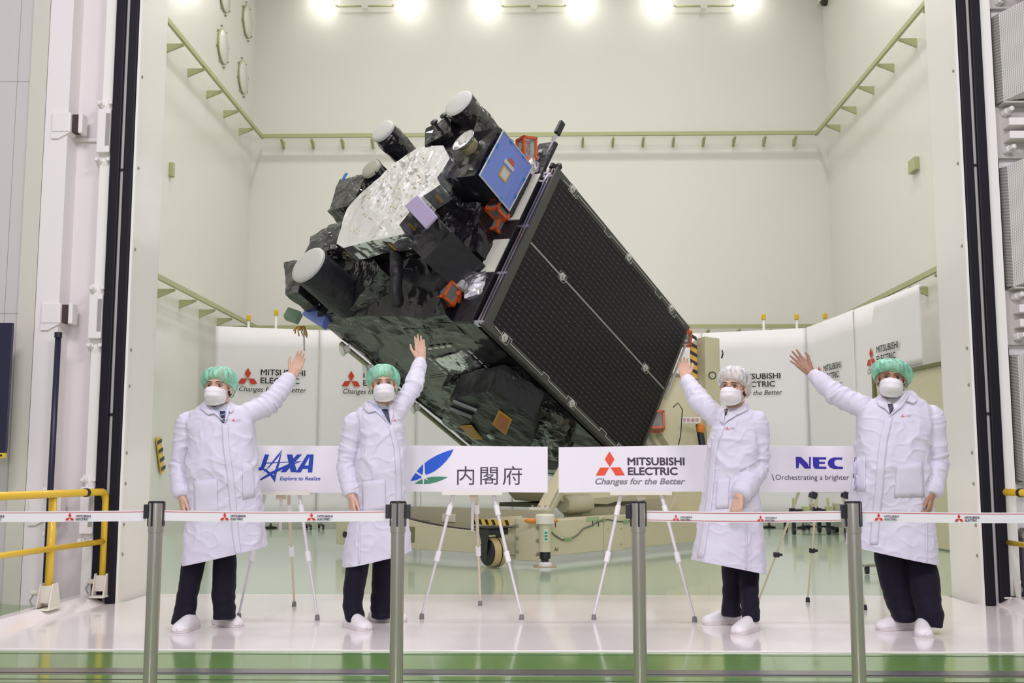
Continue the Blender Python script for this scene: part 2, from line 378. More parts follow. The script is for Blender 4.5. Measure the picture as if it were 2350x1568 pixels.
tag(MB().bx((3.56, 9.02, -.3), (9, 9.2, HZ)).build('wall_hall_right', mat('hall_right_paint', (.80, .77, .75), .4, bump=(3, .06, .02)), loc=(5, 9.02, 0)), kind='structure')
# curbs at both ends of the platform
for s, x0, x1, nm in ((-1, -3.40, -3.64, 'trim_17'), (1, 3.60, 3.84, 'trim_18')):
    tag(MB().prism([(x0, 6.632, -.01), (x1, 6.632, -.01), (x1, 6.632, .07), (x0-(x0-x1)*.62, 6.632, .07)], (0, 2.36, 0)).build(nm, PLATM, loc=(x0, 8, 0)), kind='structure')
# dark sill line under the platform lip
# clamp cylinders beside the seal
def clamp(px, py0, py1, lab, sx, Yc=8.86):
    a, b = at(px, py1, Yc), at(px, py0, Yc); h = b.z-a.z; x = (a.x+b.x)/2
    t = thing('door_clamp', lab, 'clamp', (x, Yc, a.z), group='bolted clamps beside the door seal')
    MB().bx((x-.055, Yc-.03, a.z), (x+.055, Yc+.16, b.z)).build('housing', COLW, t, bevel=.008)
    MB().bx((x+.02*sx, Yc-.034, a.z+.06), (x+.052*sx, Yc-.028, b.z-.04)).build('slot', mat('shadow_grey', (.35, .33, .30), .6), t)
    for z, d in ((b.z, 1), (a.z, -1)):
        MB().bx((x-.075, Yc+.05, z-.01 if d > 0 else z-.10), (x+.075, Yc+.16, z+.10 if d > 0 else z+.01)).build('flange', COLW, t, bevel=.004)
        for dx in (-.05, .045):
            MB().lathe([(.03, 0), (.03, .03), (.022, .035), (.018, .075), (.012, .08)], (x+dx, Yc+.05, z+d*.055), -Y, 6).build('bolt', COLW, t)
clamp(240, 252, 352, 'bolted white clamp left of the seal, topmost of three', 1)
clamp(221, 677, 778, 'bolted white clamp left of the seal, middle of three', 1)
clamp(201, 1118, 1226, 'bolted white clamp left of the seal, lowest, behind yellow railing', 1)
BRN = mat('brown_pad', (.055, .032, .028), .7, bump=(40, .6, .01))
def stop(px, py, lab, d=0):
    p = at(px+8, py, 8.88)
    t = thing('stop_block', lab, 'stop block', p, group='stop blocks with brown pads on the left column')
    MB().bx(p+Vector((-.16, -.085, -.085)), p+Vector((-.0, .05, .085))).build('arm', COLW, t, bevel=.01)
    MB().bx(p+Vector((.0, -.05, -.075)), p+Vector((.055, .04, .075))).build('pad', BRN, t)
    MB().bx(p+Vector((.055, -.06, -.085)), p+Vector((.09, .05, .085))).build('end_plate', COLW, t, bevel=.006)
    MB().prism([p+Vector((-.158, -.08, -.085)), p+Vector((.0, -.08, -.085)), p+Vector((-.10, -.08, -.14)), p+Vector((-.158, -.08, -.14))], (0, .12, 0)).build('gusset', COLW, t)
stop(163, 287, 'white stop block with brown pad on the column, upper left'); stop(140, 722, 'white stop block with brown pad above the navy pipe'); stop(112, 1165, 'white stop block with dark pad behind the yellow railing')
p = at(172, 318, 8.99); tag(MB().bx(p, at(230, 318, 8.99)+Vector((0, .02, -.025))).build('wall_ledge', COLW, loc=p), 'thin ledge across the recess under the upper stop block', 'ledge')
NAVY = mat('navy_paint', (.016, .016, .045), .35)
t = thing('navy_pipe', 'dark navy vertical pipe down the side of the left column', 'pipe', at(118, 1100, 8.72))
MB().cyl(at(134, 768, 8.72), at(102, 1390, 8.72), .024, 14).build('pipe', NAVY, t, smooth=True)
MB().cyl(at(134, 763, 8.72), at(133.5, 775, 8.72), .030, 14).build('cap', BLK, t)
for y in (1125, 1225): MB().box(at(114, y, 8.76), (.08, .09, .04)).build('pipe_clip', COLW, t, bevel=.004)
MB().tube([at(118, 1400, 8.66), at(95, 1398, 8.62), at(72, 1402, 8.58), at(57, 1415, 8.5), at(48, 1432, 8.4), at(44, 1446, 8.3)], .026, 10).build('hose', RUB, t, smooth=True)
MB().box(at(92, 1402, 8.62), (.11, .07, .065)).build('hose_coupling', mat('coupling_metal', (.35, .31, .29), .4, .6), t, bevel=.006)
t = thing('navy_board', 'navy blue board cut by the left edge of the picture', 'board', at(16, 890, 8.6))
a, b = at(-60, 740, 8.6), at(32, 742, 8.6); c = at(15, 1040, 8.6)
MB().bx((a.x, 8.58, c.z), (b.x, 8.61, b.z)).build('panel', NAVY, t, bevel=.003)
MB().bx((a.x, 8.575, c.z-.04), (b.x-.005, 8.61, c.z)).build('yellow_strip', YEL, t)
for k in range(2): MB().bx((b.x-.045-.05*k, 8.5738, c.z-.028), (b.x-.025-.05*k, 8.5752, c.z-.012)).build('mark', BLK, t)

# ================================================================ yellow railings on the curbs
def railing(lab, posts, far, zt, zm, s):
    t = thing('yellow_railing', lab, 'railing', (posts[0][0], posts[0][1], .05), group='yellow tube railings')
    x0, y0 = posts[0]; e = Vector(far)
    r = .029
    dh = Vector((e.x-x0, e.y-y0, 0)).normalized(); c0 = Vector((x0, y0, zt-.08))
    pts = [Vector((x0, y0, .12))]+[c0+dh*(.08*(1-math.cos(k*math.pi/14)))+Z*(.08*math.sin(k*math.pi/14)) for k in range(8)]+[e]
    MB().tube(pts, r, 14).build('top_rail', YEL, t, smooth=True)
    MB().tube([(x0, y0, zm), (e.x, e.y, zm)], .022, 12).build('mid_rail', YEL, t, smooth=True)
    for x, y in posts[1:]: MB().cyl((x, y, .12), (x, y, zt-.02), r, 14).build('post', YEL, t, smooth=True)
    for x, y in posts:
        b = MB()
        for dx in (-.05, .04): b.prism([(x+dx, y-.10, .06), (x+dx, y+.10, .06), (x+dx, y+.045, .24), (x+dx, y-.045, .24)], (.012, 0, 0))
        b.bx((x-.06, y-.12, .055), (x+.06, y+.12, .07)); b.bx((x-.045, y-.04, .10), (x+.045, y+.04, .225))
        f = b.build('base_bracket', CREAM, t, bevel=.004)
        MB().cyl((x+s*.11, y-.02, .175), (x-s*.05, y-.02, .175), .02, 12).build('pin', CREAM, f)
        MB().tube([(x+s*.10, y-.02, .16), (x+s*.12, y-.03, .12), (x+s*.10, y-.03, .08)], .006, 6).build('chain', GREY, f)
    for fr in (.13, .78):
        c = Vector((x0, y0, zt)).lerp(Vector((e.x, e.y, zt)), fr)
        d = (e-Vector((x0, y0, zt))).normalized(); MB().cyl(c-d*.02, c+d*.02, .034, 14).build('rubber_collar', BLK, t)
    return t
railing('yellow tube railing on the curb at the left', [(-3.455, 8.86), (-3.53, 8.05), (-3.605, 6.85)], (-3.64, 6.2, .885), .885, .49, -1)
railing('yellow tube railing on the curb at the right', [(3.745, 8.95), (3.775, 7.0)], (3.79, 6.2, .885), .885, .49, 1)

# ================================================================ right hall side: perforated covers, hinges
def perf_mat():
    m = mat('perforated_sheet', (.62, .60, .54), .5); nt = m.node_tree; b = nt.nodes['Principled BSDF']
    tc = nt.nodes.new('ShaderNodeTexCoord'); mp = nt.nodes.new('ShaderNodeMapping'); mp.inputs['Scale'].default_value = (130, 130, 130); mp.inputs['Rotation'].default_value = (0, .3, 0)
    nt.links.new(tc.outputs['Object'], mp.inputs[0])
    v = nt.nodes.new('ShaderNodeTexVoronoi'); v.inputs['Randomness'].default_value = 0; v.inputs['Scale'].default_value = 1
    nt.links.new(mp.outputs[0], v.inputs['Vector'])
    cr = nt.nodes.new('ShaderNodeValToRGB'); cr.color_ramp.elements[0].position = .36; cr.color_ramp.elements[1].position = .44
    cr.color_ramp.elements[0].color = (.10, .09, .10, 1); cr.color_ramp.elements[1].color = (.64, .62, .55, 1)
    nt.links.new(v.outputs['Distance'], cr.inputs[0]); nt.links.new(cr.outputs[0], b.inputs['Base Color']); return m
PERF = perf_mat()
SLATE = mat('hinge_grey', (.52, .50, .46), .5)
xw = 3.90
for (y0, y1, lab) in ((14, 236, 'perforated grey cover on the right frame, topmost'), (362, 660, 'perforated grey cover on the right frame, between the two hinges'), (795, 1107, 'perforated grey cover on the right frame, lowest')):
    zt, zb = at(2300, y0, 8.9).z, at(2300, y1, 8.9).z
    t = thing('perforated_cover', lab, 'cover', (xw, 8.9, zb), group='perforated covers right of the door')
    MB().prism([(xw-.01, 9.02, zb+.02), (xw, 8.86, zb), (xw+.20, 8.74, zb+.08), (xw+.8, 8.74, zb+.08), (xw+.8, 9.02, zb+.08)], (0, 0, zt-zb-.08)).build('sheet', PERF, t)
    MB().bx((xw-.035, 8.985, zb), (xw-.012, 9.02, zt)).build('flange', BLK, t)
    MB().bx((xw, 8.85, zb-.015), (xw+.8, 9.02, zb)).build('bottom_shelf', SLATE, t)
for (y0, y1, lab) in ((240, 358, 'bolted hinge block on the right frame, the upper one'), (664, 790, 'bolted hinge block on the right frame, the lower one'), (-90, 12, 'bolted hinge block on the right frame, cut by the picture top')):
    zt, zb = at(2300, y0, 8.9).z, at(2300, y1, 8.9).z; h = zt-zb
    t = thing('hinge_block', lab, 'hinge', (xw, 8.95, zb), group='bolted hinge blocks right of the door')
    MB().bx((xw-.03, 8.97, zb), (xw+.5, 9.02, zt)).build('back_plate', SLATE, t, bevel=.004)
    for k in (.30, .56): MB().bx((xw+.03, 8.84, zb+h*k), (xw+.3, 8.97, zb+h*k+.065)).build('lug', COLW, t, bevel=.006)
    MB().bx((xw+.16, 8.70, zb+h*.28), (xw+.5, 8.84, zb+h*.82)).build('knuckle', COLW, t, bevel=.02)
    for k in (.14, .88): MB().lathe([(.034, 0), (.034, .05), (.026, .06), (.022, .11), (.012, .115)], (xw+.045, 8.97, zb+h*k), (.25, -1, .1), 6).build('bolt', COLW, t)
p = at(2345, 1235, 8.97)
t = thing('latch_cylinder', 'dark steel cylinder beside the right railing at the picture edge', 'cylinder', p)
MB().cyl(p+Vector((.02, 0, -.6)), p+Vector((.02, 0, .0)), .045, 20).build('barrel', mat('dark_steel', (.20, .18, .20), .3, .8), t, smooth='auto')
MB().lathe([(.05, 0), (.06, .02), (.06, .05), (.03, .08)], p+Vector((.02, 0, 0)), Z, 20).build('cap', STEEL, t, smooth='auto')
# ================================================================ banner partitions
BAN = mat('banner_fabric', (.83, .80, .82), .6, bump=(1.3, .35, .06, 3, (1, 1, .35)))
POST = mat('post_white', (.80, .79, .74), .4)
BRED = mat('banner_red', (.55, .05, .015), .6)
BINK = mat('banner_ink', (.022, .024, .014), .6)
HB = 3.66
def banner(lab, p, q, logo=None, bottom=.12, feet=True, notch=None):
    """p, q: (x, y) ends left to right; logo: (metres from p, centre height, width)"""
    P, Q = Vector((p[0], p[1], 0)), Vector((q[0], q[1], 0)); d = (Q-P).normalized(); L = (Q-P).length; nf = d.cross(Z)
    if nf.y > 0: nf = -nf
    t = thing('banner_partition', lab, 'banner', (P+Q)/2, group='white banner partitions round the chamber')
    m = MB(); n = 24; k = 10
    for sgn in (0,):
        G = []
        for i in range(k+1):
            z = bottom+(HB-bottom)*i/k; row = []
            for j in range(n+1):
                s = j/n*L
                b = bottom if not notch or s < notch[0] else notch[1]
                zz = b+(HB-b)*i/k
                w = .012*math.sin(s*3.1+P.x)*(1-i/k)+.018*noise.noise(Vector((s*1.1, zz*.5, P.x)))
                row.append(P+d*s+Z*zz+nf*w)
            G.append(row)
        m.grid(G)
    m.build('fabric', BAN, t, smooth=True, solid=.006)
    MB().cyl(P+Z*(HB-.02)-nf*.03, Q+Z*(HB-.02)-nf*.03, .02, 10).build('top_tube', POST, t, smooth=True)
    if feet:
        for s in (.10, L-.10):
            b = P+d*s-nf*.03
            f = MB().cyl(b+Z*.06, b+Z*(HB-.03), .022, 10).build('leg', POST, t, smooth=True)
            MB().beam(b-nf*.35+Z*.07, b+nf*.25+Z*.07, .04, .03).build('foot_bar', BLK, f)
            for e in (-.33, .23):
                c = b+nf*e; MB().cyl(c+Z*.032-d*.015, c+Z*.032+d*.015, .032, 14).build('caster', BLK, f)
    if logo:
        s0, zc, w = logo; o = P+d*s0+Z*zc+nf*.026; ux = d if d.x > 0 or abs(d.x) > abs(d.y)*.05 else d
        if ux.cross(Z).dot(nf) < 0: pass
        h = w*.165
        diamonds('emblem', BRED, o+d*(w*.085)+Z*(-.02*w), d, Z, w*.165, t, .002, 1.0)
        text('MITSUBISHI', 'lettering', BINK, o+d*(w*.215)+Z*(.075*w), d, Z, width=w*.46, height=.062*w, parent=t, bold=.018, thick=.002)
        text('ELECTRIC', 'lettering', BINK, o+d*(w*.215)+Z*(-.012*w), d, Z, width=w*.40, height=.062*w, parent=t, bold=.018, thick=.002)
        text('Changes for the Better', 'lettering', BINK, o+d*(0)+Z*(-.115*w), d, Z, width=w*.69, height=.068*w, parent=t, bold=.004, shear=.25, thick=.002)
    return t
def gx(px, Yv): return at(px, 1000, Yv).x
# measured along the curved row
banner('white banner partition, leftmost, behind the first person with raised arm', (gx(487, 19.55), 19.55), (gx(727, 20.15), 20.15), (.44, 2.66, 1.75))
banner('white banner partition behind the second person, left of the spacecraft', (gx(730, 20.16), 20.16), (gx(952, 20.75), 20.75), (.44, 2.66, 1.75))
banner('white banner partition low behind the middle of the spacecraft', (gx(955, 20.76), 20.76), (gx(1174, 21.05), 21.05))
banner('white banner partition behind the wheeled transporter', (gx(1177, 21.05), 21.05), (gx(1395, 21.02), 21.02))
banner('white banner partition hidden mostly by the tilted solar panel', (gx(1398, 21.02), 21.02), (gx(1613, 20.75), 20.75))
banner('white banner partition between the third and fourth person', (gx(1616, 20.74), 20.74), (4.99, 20.02), (.30, 2.62, 1.7))
rx = lambda y: 4.99+(20.0-y)*.093
banner('white banner partition on the right side, far half beside the raised hand', (rx(19.98), 19.98), (rx(17.75), 17.75), (.50, 2.64, 1.75))
banner('white banner partition on the right side above the beige door', (rx(17.73), 17.73), (rx(15.3), 15.3), (.55, 2.72, 1.7), notch=(.72, 2.53))
DOORC = mat('beige_door_paint', (.62, .58, .40), .45); FRM = mat('olive_frame', (.14, .14, .05), .45)
t = thing('beige_door', 'beige door with dark olive frame behind the fourth person', 'door', (rx(16), 16, 0))
a, b = Vector((rx(17.0)+.03, 17.0, .02)), Vector((rx(14.6)+.03, 14.6, .02)); dd = (b-a).normalized(); nn = Vector((-dd.y, dd.x, 0))
if nn.x > 0: nn = -nn
MB().obox(a, b-a, nn*.04, Z*2.46).build('leaf', DOORC, t)
MB().obox(a+nn*.045, dd*.09, nn*.03, Z*2.46).build('left_frame', FRM, t); MB().obox(a+nn*.045+Z*2.44, b-a, nn*.03, Z*.05).build('top_frame', FRM, t)
MB().obox(a+nn*.04+dd*.55+Z*1.0, dd*.05, nn*.05, Z*.25).build('handle', FRM, t)
for px, py, Yv, lab in ((571, 724, 20.1, 'white post with yellow cap, leftmost, above the left banners'), (634, 712, 20.3, 'white post with yellow cap, second from left, above the left banners'), (1752, 722, 20.7, 'white post with yellow cap left of the third one on the right'), (1828, 722, 20.5, 'white post with yellow cap in the middle of the right three'), (1893, 720, 20.3, 'white post with yellow cap, rightmost of all')):
    p = at(px, py, Yv+.25)
    t = thing('capped_post', lab, 'post', (p.x, p.y, 0), group='yellow capped posts behind the banners')
    MB().cyl((p.x, p.y, 0), (p.x, p.y, p.z-.10), .024, 12).build('pole', POST, t, smooth=True)
    MB().lathe([(.12, 0), (.12, .02), (.03, .04)], (p.x, p.y, 0), Z, 16).build('foot', BLK, t)
    MB().box((p.x, p.y, p.z-.05), (.085, .06, .11)).build('cap', YEL, t, bevel=.015)

# ================================================================ spacecraft (local frame: u rearward, v down the panel, n out of the panel)
SR = Matrix(((0.542618, 0.699143, -0.465580), (-0.374340, -0.294916, -0.879144), (0.751954, -0.651325, -0.101691)))
SO = Vector((0.3091, 13.3, 4.8178))
SM = Matrix.Translation(SO) @ (Matrix.Diagonal((1, 1, -1)) @ SR).transposed().to_4x4()   # right-handed: third axis is -n
sc = thing('spacecraft', 'large tilted spacecraft wrapped in black foil with one big solar panel', 'satellite', M=SM)
sc.rotation_euler = SM.to_euler()
def mli(name, c, rough=.25, metal=.75, sc_=7, st=.8, ior=2.3):
    m = mat(name, c, rough, metal, bump=(sc_, st, .07, 2)); m.node_tree.nodes['Principled BSDF'].inputs['IOR'].default_value = ior; return m
MLI = mli('black_foil', (.012, .011, .014), .15, .0, 2.4, .5, 1.58)
MLIs = mli('black_foil_crinkled', (.014, .013, .016), .09, .0, 4.5, 1.0, 1.8)
MLIm = mat('black_film_matt', (.020, .019, .024), .42, .25, bump=(6, .7, .04, 4))
SIL = mat('silver_foil', (.80, .79, .84), .16, .9, bump=(2.0, 1.0, .10, 2.0, (1, .5, 1.7)))
TAN = mat('kapton_tape', (.42, .27, .06), .4, .3)
OSR = mat('radiator_white', (.70, .69, .60), .3, bump=(30, .05, .01))
LAV = mat('lavender_plate', (.36, .30, .50), .4, .3)
BLUE = mat('blue_film', (.16, .23, .62), .3, .2, bump=(3, .5, .03, 2, (2.5, .5, 1)))
CLR = mat('silver_edge', (.62, .58, .68), .25, .9)
LID = mat('white_lid', (.50, .50, .48), .55)
ORG = mat('orange_cover', (.62, .10, .02), .4)
GLZ = mat('smoked_window', (.30, .31, .30), .1, 0, alpha=.55)
CFRP = mat('carbon_face', (.035, .033, .032), .4)
def part(mb, name, m, parent=None, **k):
    for q in mb.v: q.z = -q.z
    mb.f = [f[::-1] for f in mb.f]
    return mb.build(name, m, parent or sc, local=True, **k)
B0, B1 = -.2, -3.1            # body between n = -0.2 and n = -3.1
# main body
m = MB(); m.bx((.03, .03, B1), (3.6, 2.33, B0)); part(m, 'body', MLI, crinkle=(.16, .012, 1.6))
# front deck border strip and radiators beside the panel
m = MB(); m.bx((-.03, .0, -.52), (.03, 2.34, B0)); part(m, 'deck_edge', MLIm, bevel=.01)
for v0, v1, lab in ((.12, .84, 'white_radiator'), (1.14, 1.63, 'white_radiator')):
    part(MB().bx((-.045, v0, -.46), (-.028, v1, -.205)), lab, OSR)
for k in range(3): part(MB().bx((-.05, -.05-.12*k, -.42), (-.02, .0-.12*k, -.37)), 'white_tag', LID)
part(MB().bx((-.03, -.42, -.50), (.03, .0, -.21)), 'deck_corner', MLIm, bevel=.01)
# solar panel pack
PW, PL = 2.36, 3.62
def cell_mat():
    m = mat('solar_cells', (.010, .008, .012), .3, .0, spec=.22); nt = m.node_tree; b = nt.nodes['Principled BSDF']
    tc = nt.nodes.new('ShaderNodeTexCoord'); sx = nt.nodes.new('ShaderNodeSeparateXYZ'); nt.links.new(tc.outputs['Object'], sx.inputs[0])
    def M(op, a, b2=None, c=None):
        n = nt.nodes.new('ShaderNodeMath'); n.operation = op
        for i, x in enumerate((a, b2, c)):
            if x is None: continue
            if isinstance(x, (int, float)): n.inputs[i].default_value = x
            else: nt.links.new(x, n.inputs[i])
        return n.outputs[0]
    u, v = sx.outputs[0], sx.outputs[1]
    row = M('ABSOLUTE', M('SUBTRACT', M('FRACT', M('DIVIDE', v, .0672)), .5))
    colm = M('ABSOLUTE', M('SUBTRACT', M('FRACT', M('DIVIDE', u, .105)), .5))
    line = M('GREATER_THAN', row, .452); dot = M('MULTIPLY', M('GREATER_THAN', row, .41), M('GREATER_THAN', colm, .455))
    gap = M('GREATER_THAN', colm, .488)
    mk = M('MAXIMUM', M('MULTIPLY', line, .16), M('MAXIMUM', M('MULTIPLY', dot, .5), M('MULTIPLY', gap, .05)))
    mx = nt.nodes.new('ShaderNodeMix'); mx.data_type = 'RGBA'; mx.inputs[6].default_value = (.006, .004, .0075, 1); mx.inputs[7].default_value = (.34, .33, .33, 1)
    nt.links.new(mk, mx.inputs[0]); nt.links.new(mx.outputs[2], b.inputs['Base Color']); return m
CELL = cell_mat()
SUBS = mat('panel_substrate', (.055, .055, .050), .45)
sp_ = MB(); sp_.bx((0, 0, -.035), (PL, PW, 0)); panel = part(sp_, 'solar_panel', SUBS, bevel=.006)
part(MB().prism([(.115, .10, 0), (PL-.06, .10, 0), (PL-.06, 2.0, 0), (PL-.06, 2.26, 0), (.115, 2.26, 0)], (0, 0, .004)), 'cell_array', CELL, panel)
part(MB().bx((.115, 1.075, .003), (PL-.06, 1.100, .0065)), 'centre_seam', mat('seam_grey', (.26, .25, .24), .5, bump=(30, .5)), panel)
WIRE = mat('wire_grey', (.52, .51, .48), .4)
def zig(pts): return MB().tube([(a, b, .008) for a, b in pts], .005, 5, cap=False)
top = [(.16, .08), (.34, .06), (.34, .11), (.5, .11), (.5, .055), (1.2, .05), (1.2, .10), (1.34, .10), (1.34, .055), (1.78, .05), (1.78, .10), (1.92, .10), (1.92, .05), (2.6, .05), (2.6, .1), (2.75, .1), (2.75, .05), (3.05, .05), (3.05, .12), (3.2, .12), (3.2, .06), (3.45, .06)]
part(zig(top), 'wire_run', WIRE, panel)
part(zig([(a, PW-b) for a, b in top]), 'wire_run', WIRE, panel)
HD = mat('hold_down', (.55, .54, .52), .3, .6)
for a, b in ((.37, .055), (1.83, .055), (3.05, .055), (.37, PW-.055), (1.9, PW-.055), (3.13, PW-.055), (.83, 1.087), (3.0, 1.087)):
    part(MB().lathe([(.05, 0), (.05, .012), (.03, .02), (.028, .04), (.012, .045)], (a, b, .002), (0, 0, 1), 18), 'hold_down_cup', HD, panel, smooth='auto')
    part(MB().tube([(a-.06, b-.055, .006), (a+.09, b-.055, .006), (a+.09, b+.03, .006), (a+.06, b+.055, .006), (a-.06, b+.055, .006)], .003, 5, closed=True), 'cutout_line', WIRE, panel)
for k, (n0, w) in enumerate(((-.085, .03), (-.135, .03))):
    part(MB().bx((.02, .02, n0), (PL-.02, PW-.02, n0+w)), 'folded_panel', SUBS, panel, bevel=.004)
    part(MB().bx((-.004, .02, n0+.004), (.02, PW-.02, n0+w-.004)), 'panel_edge', CLR, panel)
for v in (.12, .9, 1.6, 2.3): part(MB().bx((.0, v, -.2), (.10, v+.03, -.03)), 'panel_hinge', CLR)
part(MB().tube([(.02, .25, -.14), (.06, .16, -.2), (-.02, .10, -.16), (.05, .05, -.1), (-.03, .14, -.08), (.03, .2, -.15), (-.02, .22, -.2)], .018, 8), 'harness', CLR, smooth=True)
part(MB().lathe([(.04, 0), (.05, .04), (.03, .08)], (.06, -.02, -.06), (0, -1, 0), 14), 'release_knob', BLK, smooth='auto')
part(MB().lathe([(.035, 0), (.035, .06), (.02, .07)], (.05, -.04, -.16), (0, -1, 0), 14), 'release_knob', BLK, smooth='auto')
for k in range(14):
    part(MB().bx((.25+.235*k, PW-.003, -.03), (.34+.235*k, PW+.008, -.008)), 'edge_clip', SUBS, panel)
part(MB().bx((2.95, -.004, -.15), (3.6, 2.0, -.14)), 'inner_shield', MLIm)
# panel foot shade: rear skirt visible past the far edge
part(MB().prism([(PL, .0, -.02), (PL+.10, .15, -.10), (PL+.10, 2.3, -.10), (PL, 2.36, -.02)], (0, 0, -.05)), 'rear_skirt', MLIm, crinkle=(.12, .01, 3))
part(MB().bx((PL+.06, .25, -.03), (PL+.085, 1.15, -.005)), 'white_bar', LID)
# silver-blanketed octagonal unit on the front deck
foil = [(.29, -1.51), (.34, -1.04), (.57, -.80), (.88, -.84), (.99, -.72), (1.14, -.93), (1.42, -1.04), (1.57, -1.09), (1.71, -.90), (1.80, -1.55), (1.88, -1.93), (1.80, -2.11), (1.57, -2.19), (1.22, -2.32), (.90, -2.11), (.55, -1.86)]
so = part(MB().prism([(-.95, a, b) for a, b in foil], (.26, 0, 0)), 'silver_blanket', SIL, crinkle=(.10, .014, 3.0))
cx, cy2 = 1.15, -1.5
part(MB().prism([(-.70, cx+(a-cx)*.93, cy2+(b-cy2)*.93) for a, b in foil], (.72, 0, 0)), 'antenna_housing', MLIs, crinkle=(.14, .022, 2.4))
for i in range(len(foil)):
    a, b = foil[i]; a2, b2 = foil[(i+1) % len(foil)]
    if i % 2 == 0:
        f = random.uniform(.25, .7); p = Vector((-.86, a+(a2-a)*f, b+(b2-b)*f)); p2 = p+Vector((.13, 0, 0)); e = Vector((0, a2-a, b2-b)).normalized()*.03
        ou = Vector((0, p.y-cx, p.z-cy2)).normalized()*.02
        part(MB().obox(p+ou, e, p2-p, ou*.3), 'tape_patch', TAN, so)
for k in range(34):
    a = random.uniform(.45, 1.65); b = random.uniform(-2.0, -1.0)
    part(MB().box((-.968, a, b), (.003, .020, .016), Matrix.Rotation(random.uniform(0, 3), 3, 'X')), 'tape_dot', TAN, so)
# lidded antenna cylinders pointing forward
def can(name, u0, u1, v, n, r, lidm, m=MLIs, cr=.012):
    c = part(MB().lathe([(r, 0), (r, (u1-u0))], (u0, v, n), (1, 0, 0), 40, cap=False), name, m, crinkle=(.07, cr, 5), smooth=True)
    part(MB().lathe([(.001, -.022), (r*.8, -.022), (r*.97, -.014), (r+.006, .0), (r+.006, .03), (r, .032)], (u0, v, n), (1, 0, 0), 40, cap=False), 'lid', lidm, c, smooth='auto')
    return c
can('antenna_can', -1.0, -.2, -.056, -2.395, .172, LID)
can('antenna_can', -1.1, -.2, -.216, -.961, .20, LID)
can('antenna_can', -.90, -.25, .515, -2.36, .142, mat('grey_lid', (.34, .33, .27), .5))
can('antenna_can', -1.0, -.15, 2.15, -2.40, .255, LID, MLIm, .006)
# black wrapped boxes round the deck
def wbox(name, c, d, rot=0., m=MLIs, cr=(.11, .03, 3.2)):
    return part(MB().box(c, d, Matrix.Rotation(rot, 3, 'X')), name, m, crinkle=cr)
wbox('wrapped_unit', (-.35, .66, -3.02), (.60, .55, .50), .15)
part(MB().bx((-.66, .30, -3.29), (-.645, .56, -3.24)), 'blue_tape', mat('blue_tape', (.02, .16, .45), .4))
wbox('wrapped_unit', (-.40, 1.58, -2.78), (.66, .46, .55), .4, cr=(.10, .05, 3))
wbox('wrapped_unit', (-.05, 1.35, -2.9), (.4, 1.2, .5), 0, MLIm)
m = MB(); m.prism([(-.62, 1.80, -3.60), (-.60, 1.78, -3.18), (-.58, 2.28, -2.98), (-.60, 2.32, -3.17)], (.42, 0, 0)); part(m, 'wrapped_horn', MLIs, crinkle=(.10, .02, 4))
# low sloping blanket between silver unit and lower deck edge
m = MB(); m.prism([(-.52, 1.62, -2.5), (-.52, 1.72, -.95), (-.12, 2.33, -.55), (-.12, 2.34, -2.75)], (.4, 0, 0)); part(m, 'lower_blanket', MLI, crinkle=(.12, .035, 2.2))
m = MB(); m.prism([(-.42, 1.38, -1.05), (-.42, 1.72, -.52), (-.38, 2.10, -.75), (-.46, 1.95, -1.35)], (.42, 0, 0)); part(m, 'lower_blanket', MLIm, crinkle=(.14, .02, 2))
m = MB(); m.prism([(-.20, 1.75, -3.1), (-.62, 1.72, -1.9), (-.64, 1.98, -1.45), (-.25, 2.30, -2.2), (-.1, 2.36, -3.1)], (.3, 0, 0)); part(m, 'lower_blanket', MLIs, crinkle=(.10, .04, 2.6))
part(MB().tube([(-.62, 1.80, -1.30), (-.66, 1.98, -1.14), (-.55, 2.2, -1.12), (-.40, 2.36, -1.15)], .10, 12, sx=.6), 'wrapped_strut', MLIm, crinkle=(.09, .02, 4), smooth=True)
part(MB().lathe([(.06, 0), (.05, .03), (.03, .06)], (-.52, 2.27, -1.12), (-.5, .8, 0), 14), 'copper_nozzle', mat('copper', (.55, .22, .12), .3, .9))
# lavender-faced box
m = MB(); m.prism([(-.74, 1.19, -.96), (-.74, 1.55, -.38), (-.74, 1.95, -.62), (-.74, 1.60, -1.2)], (.7, 0, 0)); bx_ = part(m, 'sensor_box', MLIm, crinkle=(.16, .012, 3))
part(MB().prism([(-1.05, 1.201, -.901), (-1.05, 1.561, -.351), (-1.05, 1.732, -.446), (-1.05, 1.362, -1.03)], (.03, 0, 0)), 'sensor_plate', LAV, bevel=.006)
part(MB().prism([(-1.02, 1.22, -.89), (-1.02, 1.55, -.37), (-.9, 1.62, -.40), (-.72, 1.50, -.80)], (.02, 0, 0)), 'sensor_neck', MLIs, crinkle=(.08, .02, 5))
part(MB().prism([(-1.02, 1.27, -.88), (-1.02, 1.54, -.42), (-1.02, 1.70, -.47), (-1.02, 1.40, -.98)], (.3, 0, 0)), 'sensor_neck', MLIm)
